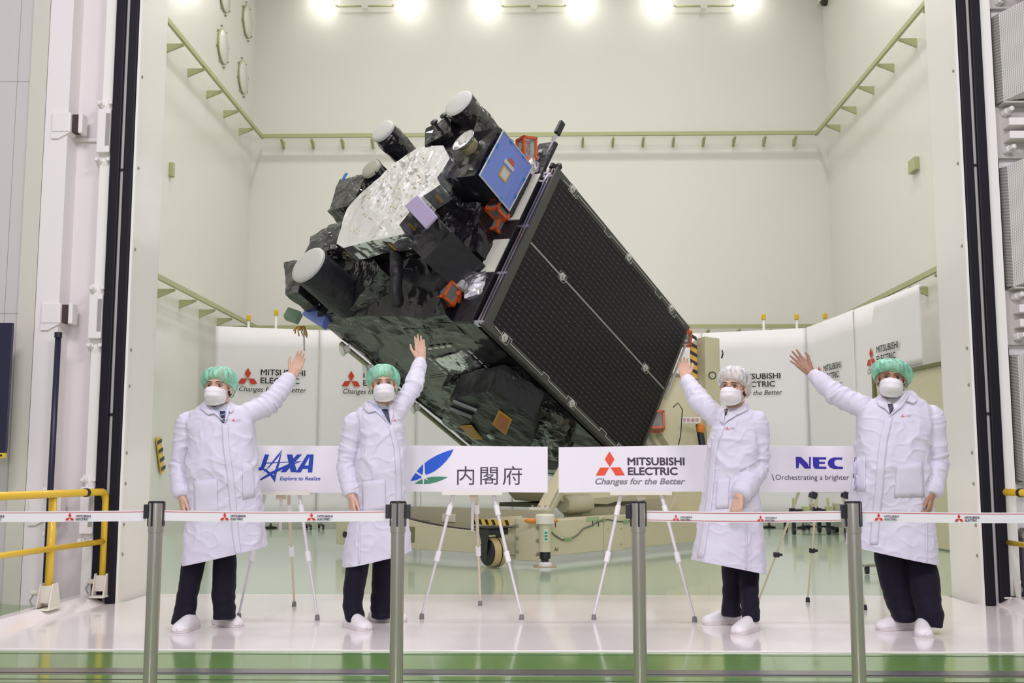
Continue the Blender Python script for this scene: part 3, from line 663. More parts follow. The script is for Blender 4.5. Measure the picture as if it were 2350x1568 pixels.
# black tower with blue-covered side panel, top right of the deck
m = MB(); m.prism([(-.85, .06, -1.15), (-.85, .06, -.33), (-.85, .80, -.33), (-.85, .80, -.95)], (.85, 0, 0)); part(m, 'equipment_tower', MLI, crinkle=(.13, .022, 2.6))
m = MB(); m.prism([(-.62, .20, -1.45), (-.62, .25, -1.0), (-.50, 1.25, -.85), (-.50, 1.20, -1.2)], (.6, 0, 0)); part(m, 'crinkled_blanket', MLIs, crinkle=(.09, .055, 3))
m = MB(); m.prism([(-.40, .80, -1.25), (-.40, .85, -.55), (-.22, 1.45, -.45), (-.22, 1.45, -1.0)], (.4, 0, 0)); part(m, 'crinkled_blanket', MLI, crinkle=(.12, .045, 2.4))
bp_ = part(MB().prism([(-.80, .085, -.30), (-.16, .105, -.30), (-.19, .80, -.30), (-.82, .775, -.30)], (0, 0, .03)), 'blue_panel', BLUE)
edge = [(-.81, .075), (-.15, .095), (-.18, .81), (-.83, .785)]
part(MB().tube([(a, b, -.268) for a, b in edge], .012, 6, closed=True), 'panel_frame', LID, bp_)
part(MB().box((-.50, .50, -.266), (.15, .16, .006), Matrix.Rotation(.03, 3, 'Z')), 'yellow_label', mat('label_yellow', (.60, .33, .03), .5), bp_)
part(MB().box((-.50, .50, -.262), (.11, .12, .006), Matrix.Rotation(.03, 3, 'Z')), 'label_paper', LID, bp_)
part(MB().box((-.50, .36, -.264), (.20, .05, .006)), 'label_paper', LID, bp_)
part(MB().prism([(-.55, .33, -.266), (-.42, .33, -.266), (-.44, .27, -.266), (-.52, .26, -.266)], (0, 0, .003)), 'red_mark', mat('red_mark', (.45, .08, .06), .5), bp_)
BT = MATS['blue_tape']
for a, b in ((-.80, .30), (-.82, .55), (-.35, .09), (-.17, .33), (-.18, .60), (-.38, .80), (-.62, .09)): part(MB().box((a, b, -.266), (.05, .05, .008)), 'tape_tab', BT, bp_)
# helix box, knobs and small dish behind the tower
wbox('wrapped_unit', (-.72, .06, -1.28), (.5, .36, .40), .5, MLI, (.1, .03, 3.5))
wbox('wrapped_unit', (-.55, .0, -1.0), (.6, .35, .45), .2, MLIs, (.1, .035, 4))
for v, n, in ((.06, -1.264), (-.03, -1.143)):
    k = part(MB().lathe([(.022, 0), (.022, .12), (.05, .13), (.05, .155), (.02, .165)], (-.95, v, n), (-1, -.15, 0), 16), 'antenna_stub', BLK, smooth='auto')
d_ = part(MB().lathe([(.02, .10), (.10, .07), (.165, .0), (.17, -.012), (.155, -.004), (.09, .04), (.001, .055)], (-1.0, .342, -.643), (1, .1, .15), 32, cap=False), 'dish', SIL, smooth=True)
part(MB().lathe([(.12, .06), (.10, .3), (.09, .35)], (-1.0, .342, -.643), (1, .1, .15), 24), 'dish_mount', mat('tan_film', (.34, .31, .18), .3, .5), d_, smooth='auto')
# sensor panel with dark blue label at the side of the silver unit
part(MB().prism([(-.62, .20, -1.42), (-.62, .33, -1.20), (-.30, .42, -1.16), (-.30, .28, -1.40)], (.01, .01, .012)), 'blue_label', mat('label_blue', (.05, .07, .32), .4, bump=(9, .2)))
# orange protective cages over the thrusters
def cage(c, d, R=None, th=.03, doors=True, parent=None):
    c = Vector(c); m = MB(); R = R or Matrix.Identity(3)
    h = [x/2 for x in d]
    for ax in range(3):
        o1, o2 = [i for i in range(3) if i != ax]
        for s1 in (-1, 1):
            for s2 in (-1, 1):
                p = [0, 0, 0]; p[o1] = s1*(h[o1]-th/2); p[o2] = s2*(h[o2]-th/2); dd = [th]*3; dd[ax] = d[ax]-.001*ax
                m.box(c+R @ Vector(p), dd, R)
    g = part(m, 'thruster_cage', ORG)
    part(MB().box(c, [x-th*1.2 for x in d], R), 'clear_pane', GLZ, g)
    part(MB().lathe([(.012, 0), (.03, .05), (.055, .11)], c+R @ Vector((h[0]*.6, 0, 0)), R @ Vector((-1, 0, 0)), 16), 'thruster', HD, g, smooth='auto')
    return g
Rz = Matrix.Rotation(.5, 3, 'Y') @ Matrix.Rotation(.2, 3, 'X')
cage((-.20, -.16, -.46), (.20, .22, .30), SR @ Matrix.Rotation(.5, 3, 'Z'))
cage((-.20, .76, -.44), (.24, .25, .22)); cage((-.03, .94, -.52), (.20, .20, .20))
cage((-.15, 2.02, -.70), (.22, .25, .24)); cage((-.15, 2.04, -.95), (.22, .25, .24))
part(MB().tube([(.04, 2.02, -.64), (-.05, 1.92, -.60), (-.1, 1.98, -.56)], .03, 10), 'red_bracket', ORG)
wbox('white_mount', (-.10, 1.87, -.56), (.12, .10, .10), 0, LID, (.1, .003, 3)); wbox('white_mount', (-.1, 1.74, -.60), (.10, .06, .16), 0, LID, (.1, .003, 3))
m = MB(); m.prism([(-.12, 1.72, -.55), (-.05, 1.62, -.33), (-.02, 1.92, -.24), (-.1, 2.05, -.40)], (.05, 0, 0)); part(m, 'silver_flap', SIL, crinkle=(.07, .03, 5))
wbox('silver_mount', (-.12, .05, -.36), (.14, .16, .16), .4, SIL, (.06, .025, 6))
part(MB().tube([(-.02, -.24, -.28), (-.06, -.52, -.22)], [.012, .02], 8), 'probe_arm', CLR); part(MB().box((-.07, -.60, -.21), (.09, .2, .05)), 'probe_head', BLK, bevel=.01)
# underside details
vb = 2.336
def under(name, pts, m, th=.012, cr=None, v=vb): return part(MB().prism([(a, v, b) for a, b in pts], (0, th, 0)), name, m, crinkle=cr)
ub = under('silver_patch', [(.85, -1.55), (.63, -.87), (.99, -.83), (1.25, -1.58)], SIL, .02, (.06, .018, 5), 2.34)
DASH = mat('dash_white', (.72, .72, .66), .4)
def dashes(p, q, k, w=.03):
    p, q = Vector((p[0], 0, p[1])), Vector((q[0], 0, q[1])); d = (q-p); e = d.normalized().cross(Vector((0, 1, 0)))*w
    for i in range(k):
        a = p+d*((i+.12)/k); part(MB().obox(a+Vector((0, 2.352, 0)), d*(.62/k), e, (0, .006, 0)), 'dash_strip', DASH)
dashes((.63, -1.50), (.52, -.95), 4); dashes((.83, -1.69), (1.28, -1.70), 4); dashes((.60, -.77), (1.06, -.77), 4, .022)
SEAM = mat('foil_seam', (.012, .012, .012), .6)
for p, q in (((-.1, -1.75), (.12, -1.62)), ((.10, -2.24), (.62, -2.38)), ((.06, -1.1), (.46, -1.3)), ((1.39, -2.15), (.96, -.2)), ((.1, -.75), (.16, -1.55)), ((1.1, -2.6), (1.75, -2.62))):
    part(MB().tube([(p[0], vb+.012, p[1]), ((p[0]+q[0])/2, vb+.012, (p[1]+q[1])/2+.01), (q[0], vb+.012, q[1])], .0045, 6), 'foil_seam', SEAM)
# wrapped equipment module hanging below
m = MB(); m.prism([(1.35, 2.33, -1.75), (1.02, 2.33, -.25), (2.35, 2.33, -.30), (3.3, 2.33, -1.0), (3.3, 2.33, -2.3), (2.5, 2.33, -2.7)], (0, .16, 0)); part(m, 'module_skirt', MLIs, crinkle=(.09, .05, 2.6))
m = MB(); m.prism([(1.15, 2.40, -1.30), (.85, 2.40, -.30), (1.50, 2.40, -.12), (2.35, 2.40, -.80), (2.45, 2.40, -1.75), (1.85, 2.40, -1.90)], (0, .36, 0)); md_ = part(m, 'equipment_module', MLIm, crinkle=(.11, .022, 2.4))
def lab(pts, n0, in_c, out_c):
    pts = [Vector(p) for p in pts]; c = sum(pts, Vector())/len(pts); nrm = (pts[1]-pts[0]).cross(pts[2]-pts[0]).normalized()
    if nrm.y < 0: nrm = -nrm
    part(MB().prism([p+nrm*n0 for p in pts], nrm*.004), 'orange_label', out_c, md_)
    part(MB().prism([c+(p-c)*.78+nrm*(n0+.004) for p in pts], nrm*.004), 'label_field', in_c, md_)
OY = mat('label_amber', (.62, .33, .01), .45); OR = mat('label_orange', (.50, .14, .012), .45)
lab([(1.303, 2.78, -.543), (1.538, 2.78, -.497), (2.019, 2.78, -.976), (1.733, 2.78, -.998)], .006, OR, OY)
lab([(1.886, 2.78, -1.73), (1.821, 2.78, -1.445), (2.237, 2.78, -1.572), (2.277, 2.78, -1.80)], .006, mat('label_ochre', (.50, .25, .015), .45), OY)
for p, q in (((1.18, 2.78, -1.25), (1.35, 2.80, -.95)), ((1.40, 2.78, -1.5), (1.55, 2.80, -1.2))): part(MB().cyl(p, q, .03, 10), 'module_tube', mat('tube_grey', (.22, .22, .24), .35, .6))
part(MB().lathe([(.05, 0), (.06, .02), (.04, .04)], (2.1, 2.78, -1.30), (0, 1, 0), 16), 'connector_ring', HD)
# rail of white cups along the far lower edge
CUP = mat('cup_white', (.80, .82, .76), .35)
rail_ = part(MB().cyl((.45, 2.42, -3.06), (3.55, 2.42, -3.06), .028, 10), 'lower_rail', mat('rail_olive', (.34, .36, .22), .4), smooth=True)
part(MB().cyl((.5, 2.37, -3.13), (3.55, 2.37, -3.13), .02, 10), 'lower_tube', BLK, rail_, smooth=True)
for u in (.60, 1.10, 1.66, 2.18):
    part(MB().lathe([(.05, 0), (.062, .05), (.062, .08), (.085, .10), (.085, .12), (.05, .125)], (u, 2.40, -3.04), (-.55, .7, -.35), 22), 'white_cup', CUP, rail_, smooth='auto')
# blue box and wiring at the lower left corner
bb = part(MB().prism([(-.22, 2.17, -3.22), (-.12, 2.32, -2.84), (-.10, 2.50, -2.84), (-.20, 2.37, -3.25)], (.1, 0, 0)), 'blue_box', BLUE, bevel=.01)
part(MB().box((-.2, 2.40, -3.42), (.14, .15, .20), Matrix.Rotation(.6, 3, 'Y')), 'green_box', mat('box_green', (.16, .26, .18), .4), bb, bevel=.01)
WRS = mat('wire_amber', (.45, .24, .03), .45)
for k in range(9):
    a = k*.7; part(MB().tube([(-.10, 2.50, -3.2), (-.12+.07*math.cos(a), 2.57, -3.2+.09*math.sin(a)), (-.1+.1*math.cos(a+.5), 2.62, -3.2+.12*math.sin(a+.4))], .010, 5), 'wire_end', WRS, bb)
part(MB().cyl((-.08, 2.55, -3.2), (.05, 2.80, -3.15), .012, 6), 'cable_drop', LID, bb)
# rear adapter ring held by the transporter
part(MB().lathe([(1.32, 0), (1.32, .10), (1.22, .10), (1.22, .2), (1.30, .2), (1.30, .28)], (3.62, 1.2, -1.55), (1, 0, 0), 64), 'adapter_ring', HD, smooth='auto')
# frames on the rear edge of the panel
cage((3.72, .12, -.10), (.18, .24, .24), SR @ Matrix.Rotation(.35, 3, 'X')); cage((3.74, 1.52, -.05), (.20, .26, .26), SR @ Matrix.Rotation(-.2, 3, 'X'))
# ================================================================ wheeled transporter carrying the spacecraft
TP = mat('transporter_cream', (.66, .61, .42), .42, var=(.8, .05))
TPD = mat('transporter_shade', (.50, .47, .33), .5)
TYR = mat('tan_tyre', (.50, .38, .16), .45)
K = Vector((.05, 12.45, 0)); ea = Vector((-.790, .613, 0)); eb = Vector((.613, .790, 0))
def T(a, b, z=0.): return K+ea*a+eb*b+Z*z
tr = thing('transporter', 'cream wheeled transporter frame with jack and caster under the spacecraft', 'transporter', T(0, 0))
def tb(name, a0, a1, b0, b1, z0, z1, m=TP, bevel=.008, parent=None):
    return MB().obox(T(a0, b0, z0), ea*(a1-a0), eb*(b1-b0), Z*(z1-z0)).build(name, m, parent or tr, bevel=bevel)
side = tb('side_beam', -.05, .30, .10, 4.4, .10, .50)
for b in (1.22, 1.62): tb('splice_plate', -.062, -.05, b, b+.02, .08, .52, TP, .003, side)
tb('splice_plate', -.058, -.05, 1.22, 1.64, .09, .51, TP, .003, side)
for b in (1.30, 1.58):
    for z in (.17, .36): MB().lathe([(.018, 0), (.012, .015)], T(-.058, b, z), -ea, 8).build('bolt', TPD, side)
CAB = mat('cable_dark', (.10, .12, .07), .5); GTP = mat('green_tape', (.22, .42, .16), .5)
pts = [(.05, .40), (.12, .39), (.22, .33), (.36, .27), (.52, .27), (.66, .31), (.78, .38), (.95, .41), (1.1, .455), (1.3, .47), (1.5, .44), (1.7, .43), (2.0, .46), (2.3, .455), (2.6, .46), (2.9, .45), (3.2, .44), (3.6, .46)]
MB().tube([T(-.062, b, z) for b, z in pts], .008, 6).build('cable', CAB, side, smooth=True)
for b, z, w in ((.40, .272, .14), (1.18, .468, .06), (1.62, .43, .12), (2.3, .455, .08)): MB().obox(T(-.072, b, z-.015), eb*w, Z*.03, ea*.006).build('tape_strip', GTP, side)
MB().obox(T(-.056, .86, .46), eb*.26, Z*.05, ea*.004).build('tape_strip', mat('green_tape_pale', (.40, .52, .28), .5), side)
for b, z in ((.24, .42), (.06, .36), (.98, .40), (1.1, .39)): MB().obox(T(-.056, b, z), eb*.012, Z*.07, ea*.004).build('mark', INK, side)
text('AI', 'stencil', INK, T(-.053, .22, .15), eb, Z, width=.07, height=.04, parent=side, thick=.003)
# front beam with the saddle cut out of its top edge
def fb(poly, b0, b1, name, m): return MB().prism([T(a, b0, z) for a, z in poly], eb*(b1-b0)).build(name, m, tr, bevel=.006)
arc = [(2.62-1.9*k/14, .60-.27*math.sin(math.pi*(k/14)*.62+.0)) for k in range(15)]
poly = [(3.35, .10), (3.35, .44), (3.1, .46), (2.95, .56), (2.80, .60)]+[(2.62-2.0*k/14, .60-.25*math.sin(math.pi*.5*(k/14)**.75)) for k in range(15)]+[(.50, .35), (.30, .42), (.30, .10)]
fr = fb(poly, .0, .16, 'front_beam', TP)
MB().grid([[T(2.62-2.0*k/14, b, .604-.25*math.sin(math.pi*.5*(k/14)**.75)) for k in range(15)] for b in (.04, .12)]).build('saddle_lining', BLK, fr, solid=.006)
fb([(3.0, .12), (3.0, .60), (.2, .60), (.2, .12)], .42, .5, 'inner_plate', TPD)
MB().obox(T(1.62, .40, .42), ea*.22, eb*.03, Z*.10).build('junction_box', CREAM, tr, bevel=.006)
for a, z, w, h in ((1.92, .18, .10, .19), (3.02, .20, .09, .16)): MB().obox(T(a, -.004, z), ea*w, eb*.006, Z*h).build('window_slot', mat('slot_olive', (.20, .19, .10), .6), fr)
MB().lathe([(.04, 0), (.04, .01)], T(3.17, -.004, .235), -eb, 14).build('hole', INK, fr)
for s, a in (('CCW', 1.80), ('CW', 2.16)): text(s, 'stencil', INK, T(a, -.002, .42-.03*(a > 2)), -ea, Z, width=.13 if s == 'CCW' else .09, height=.04, parent=fr, thick=.004)
MB().obox(T(2.80, -.003, .40), ea*.014, eb*.004, Z*.09).build('mark', INK, fr)
MB().obox(T(3.3, .02, .46), ea*.05, eb*.05, Z*.04).build('orange_clip', mat('orange_plastic', (.70, .22, .02), .4), fr)
# corner block, gusset, jack
cb = tb('corner_block', -.06, .30, -.04, .12, .05, .52, TP)
for z in (.15, .30, .44):
    MB().lathe([(.024, 0), (.018, .02)], T(.27, -.04, z), -eb, 8).build('bolt', GREY, cb)
    MB().lathe([(.022, 0), (.016, .02)], T(-.02, -.04, z-.02), -eb, 8).build('bolt', GREY, cb)
MB().prism([T(.32, .02, .05), T(.92, .02, .05), T(.32, .02, .47), ], eb*.03).build('gusset', TP, tr)
tb('caster_platform', .30, .86, -.14, .10, .44, .475, TP)
MB().prism([T(.30, -.12, .475), T(.86, -.12, .475), T(.62, -.12, .51), T(.30, -.12, .545)], eb*.2).build('platform_ramp', TP, tr)
hz = MB()
hazs = tb('hazard_strip', .30, .86, -.146, -.140, .44, .50, YEL, 0)
for k in range(6): MB().prism([T(.30+.1*k, -.1475, .44), T(.345+.1*k, -.1475, .44), T(.375+.1*k, -.1475, .50), T(.33+.1*k, -.1475, .50)], eb*.0015).build('black_stripe', BLK, hazs)
jp = Vector(atz(1251, 1300)); jp.z = 0
j = MB().lathe([(.072, .16), (.072, .46), (.078, .47), (.09, .50), (.09, .555), (.075, .575), (.02, .58)], jp, Z, 28).build('jack', TP, tr, smooth='auto')
MB().lathe([(.075, .46), (.11, .47), (.11, .56), (.09, .575)], jp, Z, 28).build('jack_cap', CREAM, j, smooth='auto')
MB().lathe([(.04, .02), (.04, .08), (.062, .085), (.062, .165), (.05, .17)], jp, Z, 28).build('jack_collar', BLK, j, smooth='auto')
MB().lathe([(.078, 0), (.078, .03), (.06, .045), (.04, .05)], jp, Z, 28).build('jack_pad', WHT, j, smooth='auto')
MB().bx(jp+Vector((-.13, -.09, -.003)), jp+Vector((.13, .09, .004))).build('base_sheet', mat('plywood', (.48, .36, .22), .6), j)
MB().obox(jp+Vector((-.012, -.076, .27)), (.045, 0, 0), (0, .006, 0), (0, 0, .14)).build('jack_label', mat('label_green_white', (.62, .74, .64), .4), j)
for k in range(3): MB().obox(jp+Vector((-.006, -.078, .29+.035*k)), (.032, 0, 0), (0, .003, 0), (0, 0, .022)).build('label_mark', mat('label_green', (.02, .30, .14), .5), j)
MB().ell(jp+Vector((-.16, -.03, .50)), (.07, .03, .03)).build('orange_handle', mat('orange_plastic', (.70, .22, .02), .4), j, smooth=True)
MB().ell(jp+Vector((.12, .0, .50)), (.03, .03, .02)).build('orange_handle', MATS['orange_plastic'], j, smooth=True)
# caster
wc = at(1133, 1270, 12.28); wc.z = .165; ax = Vector((-.80, -.60, 0)); pr = Vector((ax.y, -ax.x, 0))
cs = MB().lathe([(.13, -.085), (.155, -.08), (.165, -.06), (.165, .06), (.155, .08), (.13, .085)], wc, ax, 40).build('caster_wheel', TYR, tr, smooth='auto')
MB().lathe([(.15, .07), (.145, .09), (.05, .092), (.03, .105), (.01, .107)], wc, ax, 36).build('wheel_disc', BLK, cs, smooth='auto')
MB().lathe([(.16, -.02), (.167, -.01), (.167, .0), (.16, .01)], wc, ax, 40).build('tyre_groove', BLK, cs)
for s in (.105, -.105): MB().prism([wc+ax*s+pr*-.03-Z*.03, wc+ax*s+pr*.03-Z*.03, wc+ax*s+pr*.11+Z*.2, wc+ax*s+pr*-.06+Z*.2], ax*.012).build('fork', mat('fork_black', (.02, .02, .02), .35), cs)
MB().obox(wc-ax*.13-pr*.10+Z*.19, ax*.26, pr*.26, Z*.07).build('fork_head', MATS['fork_black'], cs, bevel=.01)
MB().obox(wc-ax*.16-pr*.14+Z*.262, ax*.32, pr*.34, Z*.014).build('caster_plate', MATS['fork_black'], cs)
# tilting cradle behind: sloped arms, trunnion drum, mast
p, q = at(1248, 1176, 13.2), at(1310, 1058, 13.5)
MB().beam(p, q, .16, .14, eb).build('tilt_arm', TP, tr, bevel=.01)
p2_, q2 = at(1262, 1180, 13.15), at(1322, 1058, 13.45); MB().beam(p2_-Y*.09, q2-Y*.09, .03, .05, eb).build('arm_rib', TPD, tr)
MB().box(at(1238, 1170, 13.2), (.24, .2, .06)).build('arm_seat', CREAM, tr)
for x in (1222, 1237, 1252): MB().lathe([(.016, 0), (.012, .02)], at(x, 1164, 13.15), Z, 8).build('bolt', GREY, tr)
cradle = MB().prism([at(1268, 1128, 13.4), at(1530, 1128, 15.6), at(1500, 1165, 15.4), at(1290, 1152, 13.5)], eb*.2+ea*.9).build('cradle_beam', TP, tr, bevel=.01)
MB().obox(at(1290, 1166, 13.6), eb*1.9, ea*1.0, Z*.05).build('cradle_plate', mat('deep_olive', (.06, .055, .03), .6), tr)
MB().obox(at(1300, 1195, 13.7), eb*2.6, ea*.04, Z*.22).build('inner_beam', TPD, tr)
MB().box(at(1288, 1127, 13.3), (.16, .12, .05)).build('white_pad', CREAM, tr)
MB().lathe([(.10, 0), (.12, .05), (.12, .5)], at(1292, 1158, 13.55), eb, 24).build('tilt_shaft', TPD, tr, smooth='auto')
MB().prism([at(1530, 1190, 15.4), at(1625, 1190, 15.8), at(1625, 1060, 15.8), at(1582, 1060, 15.6)], ea*.5).build('mast_gusset', TP, tr, bevel=.01)
dc = at(1555, 965, 16.1)
MB().lathe([(.62, -.5), (.62, .1), (.58, .14), (.58, .3), (.40, .36), (.01, .37)], dc, (.5, -.86, .1), 48).build('trunnion_drum', TP, tr, smooth='auto')
MB().lathe([(.70, -.05), (.70, .03), (.64, .05)], dc, (.5, -.86, .1), 48).build('drum_rim', HD, tr, smooth='auto')
m0, m1 = at(1603, 1000, 16.0), at(1622, 1000, 15.75); m2 = at(1656, 1000, 16.0); zt = at(1622, 772, 15.75).z
mast = MB().prism([(m0.x, m0.y, .1), (m1.x, m1.y, .1), (m2.x, m2.y, .1), (m2.x-.1, m2.y+.5, .1), (m0.x, m0.y+.5, .1)], Z*(zt-.1)).build('mast', TP, tr, bevel=.006)
hz = MB().obox((m0.x-.10, m0.y-.012, 1.9), (.10, 0, 0), (0, .02, 0), (0, 0, zt-2.0)).build('hazard_strip', YEL, mast)
for k in range(9):
    z = 1.95+k*.125; MB().prism([(m0.x-.10, m0.y-.014, z+.06), (m0.x, m0.y-.014, z), (m0.x, m0.y-.014, z+.055), (m0.x-.10, m0.y-.014, z+.115)], (0, .002, 0)).build('black_stripe', BLK, hz)
pc = at(1635, 862, 15.74); MB().tube([pc+Vector((.05*math.cos(a), 0, .05*math.sin(a))) for a in [k*math.pi/8 for k in range(16)]], .008, 6, closed=True).build('lock_ring', BLK, mast)
MB().tube([at(1657, 805, 15.95), at(1659, 812, 15.9), at(1656, 822, 15.95)], .012, 6).build('mast_hook', BLK, mast)
s0 = at(1563, 970, 15.4); s1 = at(1607, 968, 15.4)
sg = MB().bx((s0.x, 15.38, s0.z-.01), (s1.x, 15.40, s0.z+.075)).build('warning_plate', WHT, tr, bevel=.002)
text('足掛厳禁', 'lettering', mat('warning_red', (.45, .03, .04), .5), (s0.x+.02, 15.379, s0.z+.006), X, Z, width=s1.x-s0.x-.04, height=.055, parent=sg, thick=.002)
cp_ = [at(1604, 975, 15.6), at(1608, 1000, 15.55), at(1613, 1030, 15.5), at(1614, 1060, 15.5)]
MB().tube(cp_, .05, 10).build('cable_chain', BLK, tr, smooth=True)
MB().ell(at(1608, 984, 15.55), (.06, .05, .085)).build('orange_cap', MATS['orange_plastic'], tr, smooth=True)
MB().tube([at(1545, 935, 15.3), at(1556, 925, 15.2), at(1566, 940, 15.2), at(1562, 1000, 15.3), at(1548, 1060, 15.4)], .007, 8).build('drum_cable', BLK, tr, smooth=True)

# wheeled cart far right under the banners
t = thing('equipment_cart', 'low green-lit tubular cart with black casters at far right', 'cart', at(1880, 1222, 18.3).xy.to_3d())
c0, c1 = at(1822, 1213, 18.6), at(1950, 1213, 18.4); FT = mat('cart_tube', (.50, .52, .25), .4)
for z, y in ((.30, 18.6), (.22, 18.6), (.30, 19.2)): MB().cyl((c0.x, y, z), (c1.x, y, z), .018, 8).build('frame_tube', FT, t)
for x in (c0.x, (c0.x+c1.x)/2+.14, c1.x):
    MB().cyl((x, 18.6, .10), (x, 18.6, .6), .02, 8).build('upright', FT, t); MB().cyl((x, 18.6, .3), (x, 19.2, .3), .018, 8).build('frame_tube', FT, t)
    for y in (18.6, 19.2): MB().cyl((x-.025, y, .06), (x+.025, y, .06), .06, 16).build('caster', BLK, t); MB().bx((x-.03, y-.03, .1), (x+.03, y+.03, .2)).build('caster_fork', BLK, t)
for k in range(6): MB().box((c0.x+.1+.13*k, 18.7, .36+.05*(k % 3)), (.10, .2, .12)).build('stored_part', [BLK, FT, TPD][k % 3], t, bevel=.01)
p = atz(1988, 1318); t = thing('stand_foot', 'caster foot of a stand behind the fourth person\'s left leg', 'stand', p)
MB().beam(p+Vector((-.03, 0, .085)), p+Vector((.62, .25, .085)), .045, .03).build('foot_bar', mat('stand_grey', (.40, .38, .30), .4, .4), t, bevel=.006)
for dx in (.01, .58):
    c = p+Vector((dx, dx*.4, .03)); MB().cyl(c-X*.018, c+X*.018, .03, 16).build('caster', BLK, t); MB().bx(c+Vector((-.022, -.02, .0)), c+Vector((.022, .02, .05))).build('caster_fork', BLK, t)
MB().cyl(p+Vector((.30, .13, .085)), p+Vector((.30, .13, 1.7)), .016, 10).build('mast', MATS['stand_grey'], t)
MB().cyl(p+Vector((.56, .23, .09)), p+Vector((.32, .13, .6)), .010, 8).build('brace', MATS['stand_grey'], t)

p = atx(366, 1045, XL+.02); t = thing('hazard_tag', 'small yellow and black striped tape tag on the left wall', 'tag', p)
MB().prism([p+Vector((0, -.22, .27)), p+Vector((0, -.02, .30)), p+Vector((0, .22, -.26)), p+Vector((0, .06, -.30))], (.02, 0, 0)).build('tape', YEL, t)
for k in range(4):
    c = p+Vector((.0205, -.10+.075*k, .22-.14*k)); MB().prism([c+Vector((0, -.09, .0)), c+Vector((0, .11, .05)), c+Vector((0, .13, -.01)), c+Vector((0, -.07, -.06))], (.003, 0, 0)).build('stripe', BLK, t)

# ================================================================ sign boards on easels
BOARD = mat('board_white', (.82, .79, .83), .35, coat=.15)
MRED = mat('sign_red', (.78, .075, .03), .45); MINK = mat('sign_ink', (.060, .040, .075), .5); MGRY = mat('sign_grey', (.24, .23, .25), .5)
JBLUE = mat('sign_blue', (.006, .05, .42), .45); NBLUE = mat('sign_navy_blue', (.03, .02, .36), .45); LBLUE = mat('leaf_blue', (.0, .09, .62), .45); LGRN = mat('leaf_green', (.05, .25, .14), .5)
YBD = 8.14
def board(lab, x0, x1, ytl, ytr, ybl, ybr):
    tl, tr_, bl, br = at(x0, ytl, YBD), at(x1, ytr, YBD), at(x0, ybl, YBD), at(x1, ybr, YBD)
    t = thing('sign_board', lab, 'sign', (bl+br)/2, group='white sign boards on easels')
    MB().prism([tl, tr_, br, bl], (0, .012, 0)).build('panel', BOARD, t, bevel=.0015)
    return t
FB = YBD-.0005
def P2(px, py): p = at(px, py, FB); return Vector((p.x, FB, p.z))
def shapes(name, m, parent, polys, f):
    """polys traced on the board plane via f"""
    mb = MB()
    for i, p in enumerate(polys): mb.prism([P2(*f(a, b)) for a, b in p], (0, -.0012-.00012*i, 0))
    return mb.build(name, m, parent, clean=False)
def btext(s, name, m, parent, x0, x1, ybase, ytop, **k):
    o, e, t_ = P2(x0, ybase), P2(x1, ybase), P2(x0, ytop)
    return text(s, name, m, o, X, Z, width=(e-o).length, height=(t_-o).length, parent=parent, **k)
b1 = board('white sign board with blue slanted space agency lettering', 470, 846, 1023, 1024, 1130, 1132)
z1 = lambda a, b: (340+a/3.733, 780+b/3.733)
J = [[(1000, 983), (1037, 983), (1003, 1085), (985, 1112), (965, 1122), (945, 1118), (935, 1092), (955, 1096), (966, 1085)],
     [(1147, 943), (1128, 1052), (1100, 1150), (1086, 1222), (1060, 1172), (1074, 1165), (1096, 1090)],
     [(1147, 943), (1098, 1000), (1040, 1075), (985, 1142), (1045, 1085), (1120, 1000)],
     [(1010, 1053), (1315, 1041), (1310, 1046), (1010, 1061)],
     [(1315, 1041), (1190, 1070), (1060, 1128), (956, 1196), (964, 1206), (1070, 1150), (1200, 1088)],
     [(935, 1090), (1010, 1108), (1092, 1178), (1086, 1222), (1050, 1170), (1000, 1125)],
     [(1188, 983), (1235, 983), (1276, 1135), (1222, 1135)], [(1318, 983), (1278, 983), (1133, 1135), (1180, 1135)],
     [(1362, 983), (1392, 983), (1308, 1137), (1265, 1137)], [(1384, 983), (1418, 983), (1406, 1137), (1368, 1137)], [(1325, 1078), (1378, 1078), (1376, 1106), (1310, 1106)]]
shapes('lettering', JBLUE, b1, J, z1)
btext('Explore to Realize', 'lettering', JBLUE, b1, 642, 735, 1105.5, 1094, shear=.22, bold=.015)
b2 = board('white sign board with blue and green leaf emblem and black characters', 883, 1257, 1022, 1025.5, 1128, 1131)
z2 = lambda a, b: (780+a/3.917, 760+b/3.917)
shapes('emblem_blue', LBLUE, b2, [[(762, 1188), (810, 1152), (870, 1118), (940, 1088), (1022, 1062), (995, 1120), (955, 1170), (900, 1225), (850, 1262), (800, 1285), (772, 1293), (764, 1270)],
     [(749, 1197), (718, 1228), (690, 1262), (728, 1288), (741, 1293), (748, 1265)], [(680, 1276), (655, 1312), (634, 1349), (690, 1340), (731, 1322), (735, 1310)]], z2)
shapes('emblem_green', LGRN, b2, [[(672, 1373), (700, 1351), (738, 1331), (746, 1345), (745, 1375)], [(757, 1376), (757, 1338), (764, 1330), (806, 1352), (775, 1322), (820, 1311), (890, 1308), (972, 1313), (925, 1337), (870, 1358), (810, 1372)]], z2)
btext('内閣府', 'lettering', MINK, b2, 1049, 1198, 1113.5, 1070, bold=.0, space=1.22)
b3 = board('white sign board with large red three-diamond emblem', 1282, 1658, 1027, 1021, 1131, 1128)
z3 = lambda a, b: (900+a/2.866, 1000+b/2.866)
shapes('emblem', MRED, b3, [[(1429, 104), (1462, 156), (1432, 208), (1398, 156)], [(1368, 211), (1428, 210), (1397, 263), (1338, 264)], [(1436, 210), (1500, 208), (1531, 262), (1470, 263)]], z3)
btext('MITSUBISHI', 'lettering', MINK, b3, 1440, 1571, 1068.5, 1050, bold=.03)
btext('ELECTRIC', 'lettering', MINK, b3, 1441, 1555, 1091, 1072.5, bold=.03)
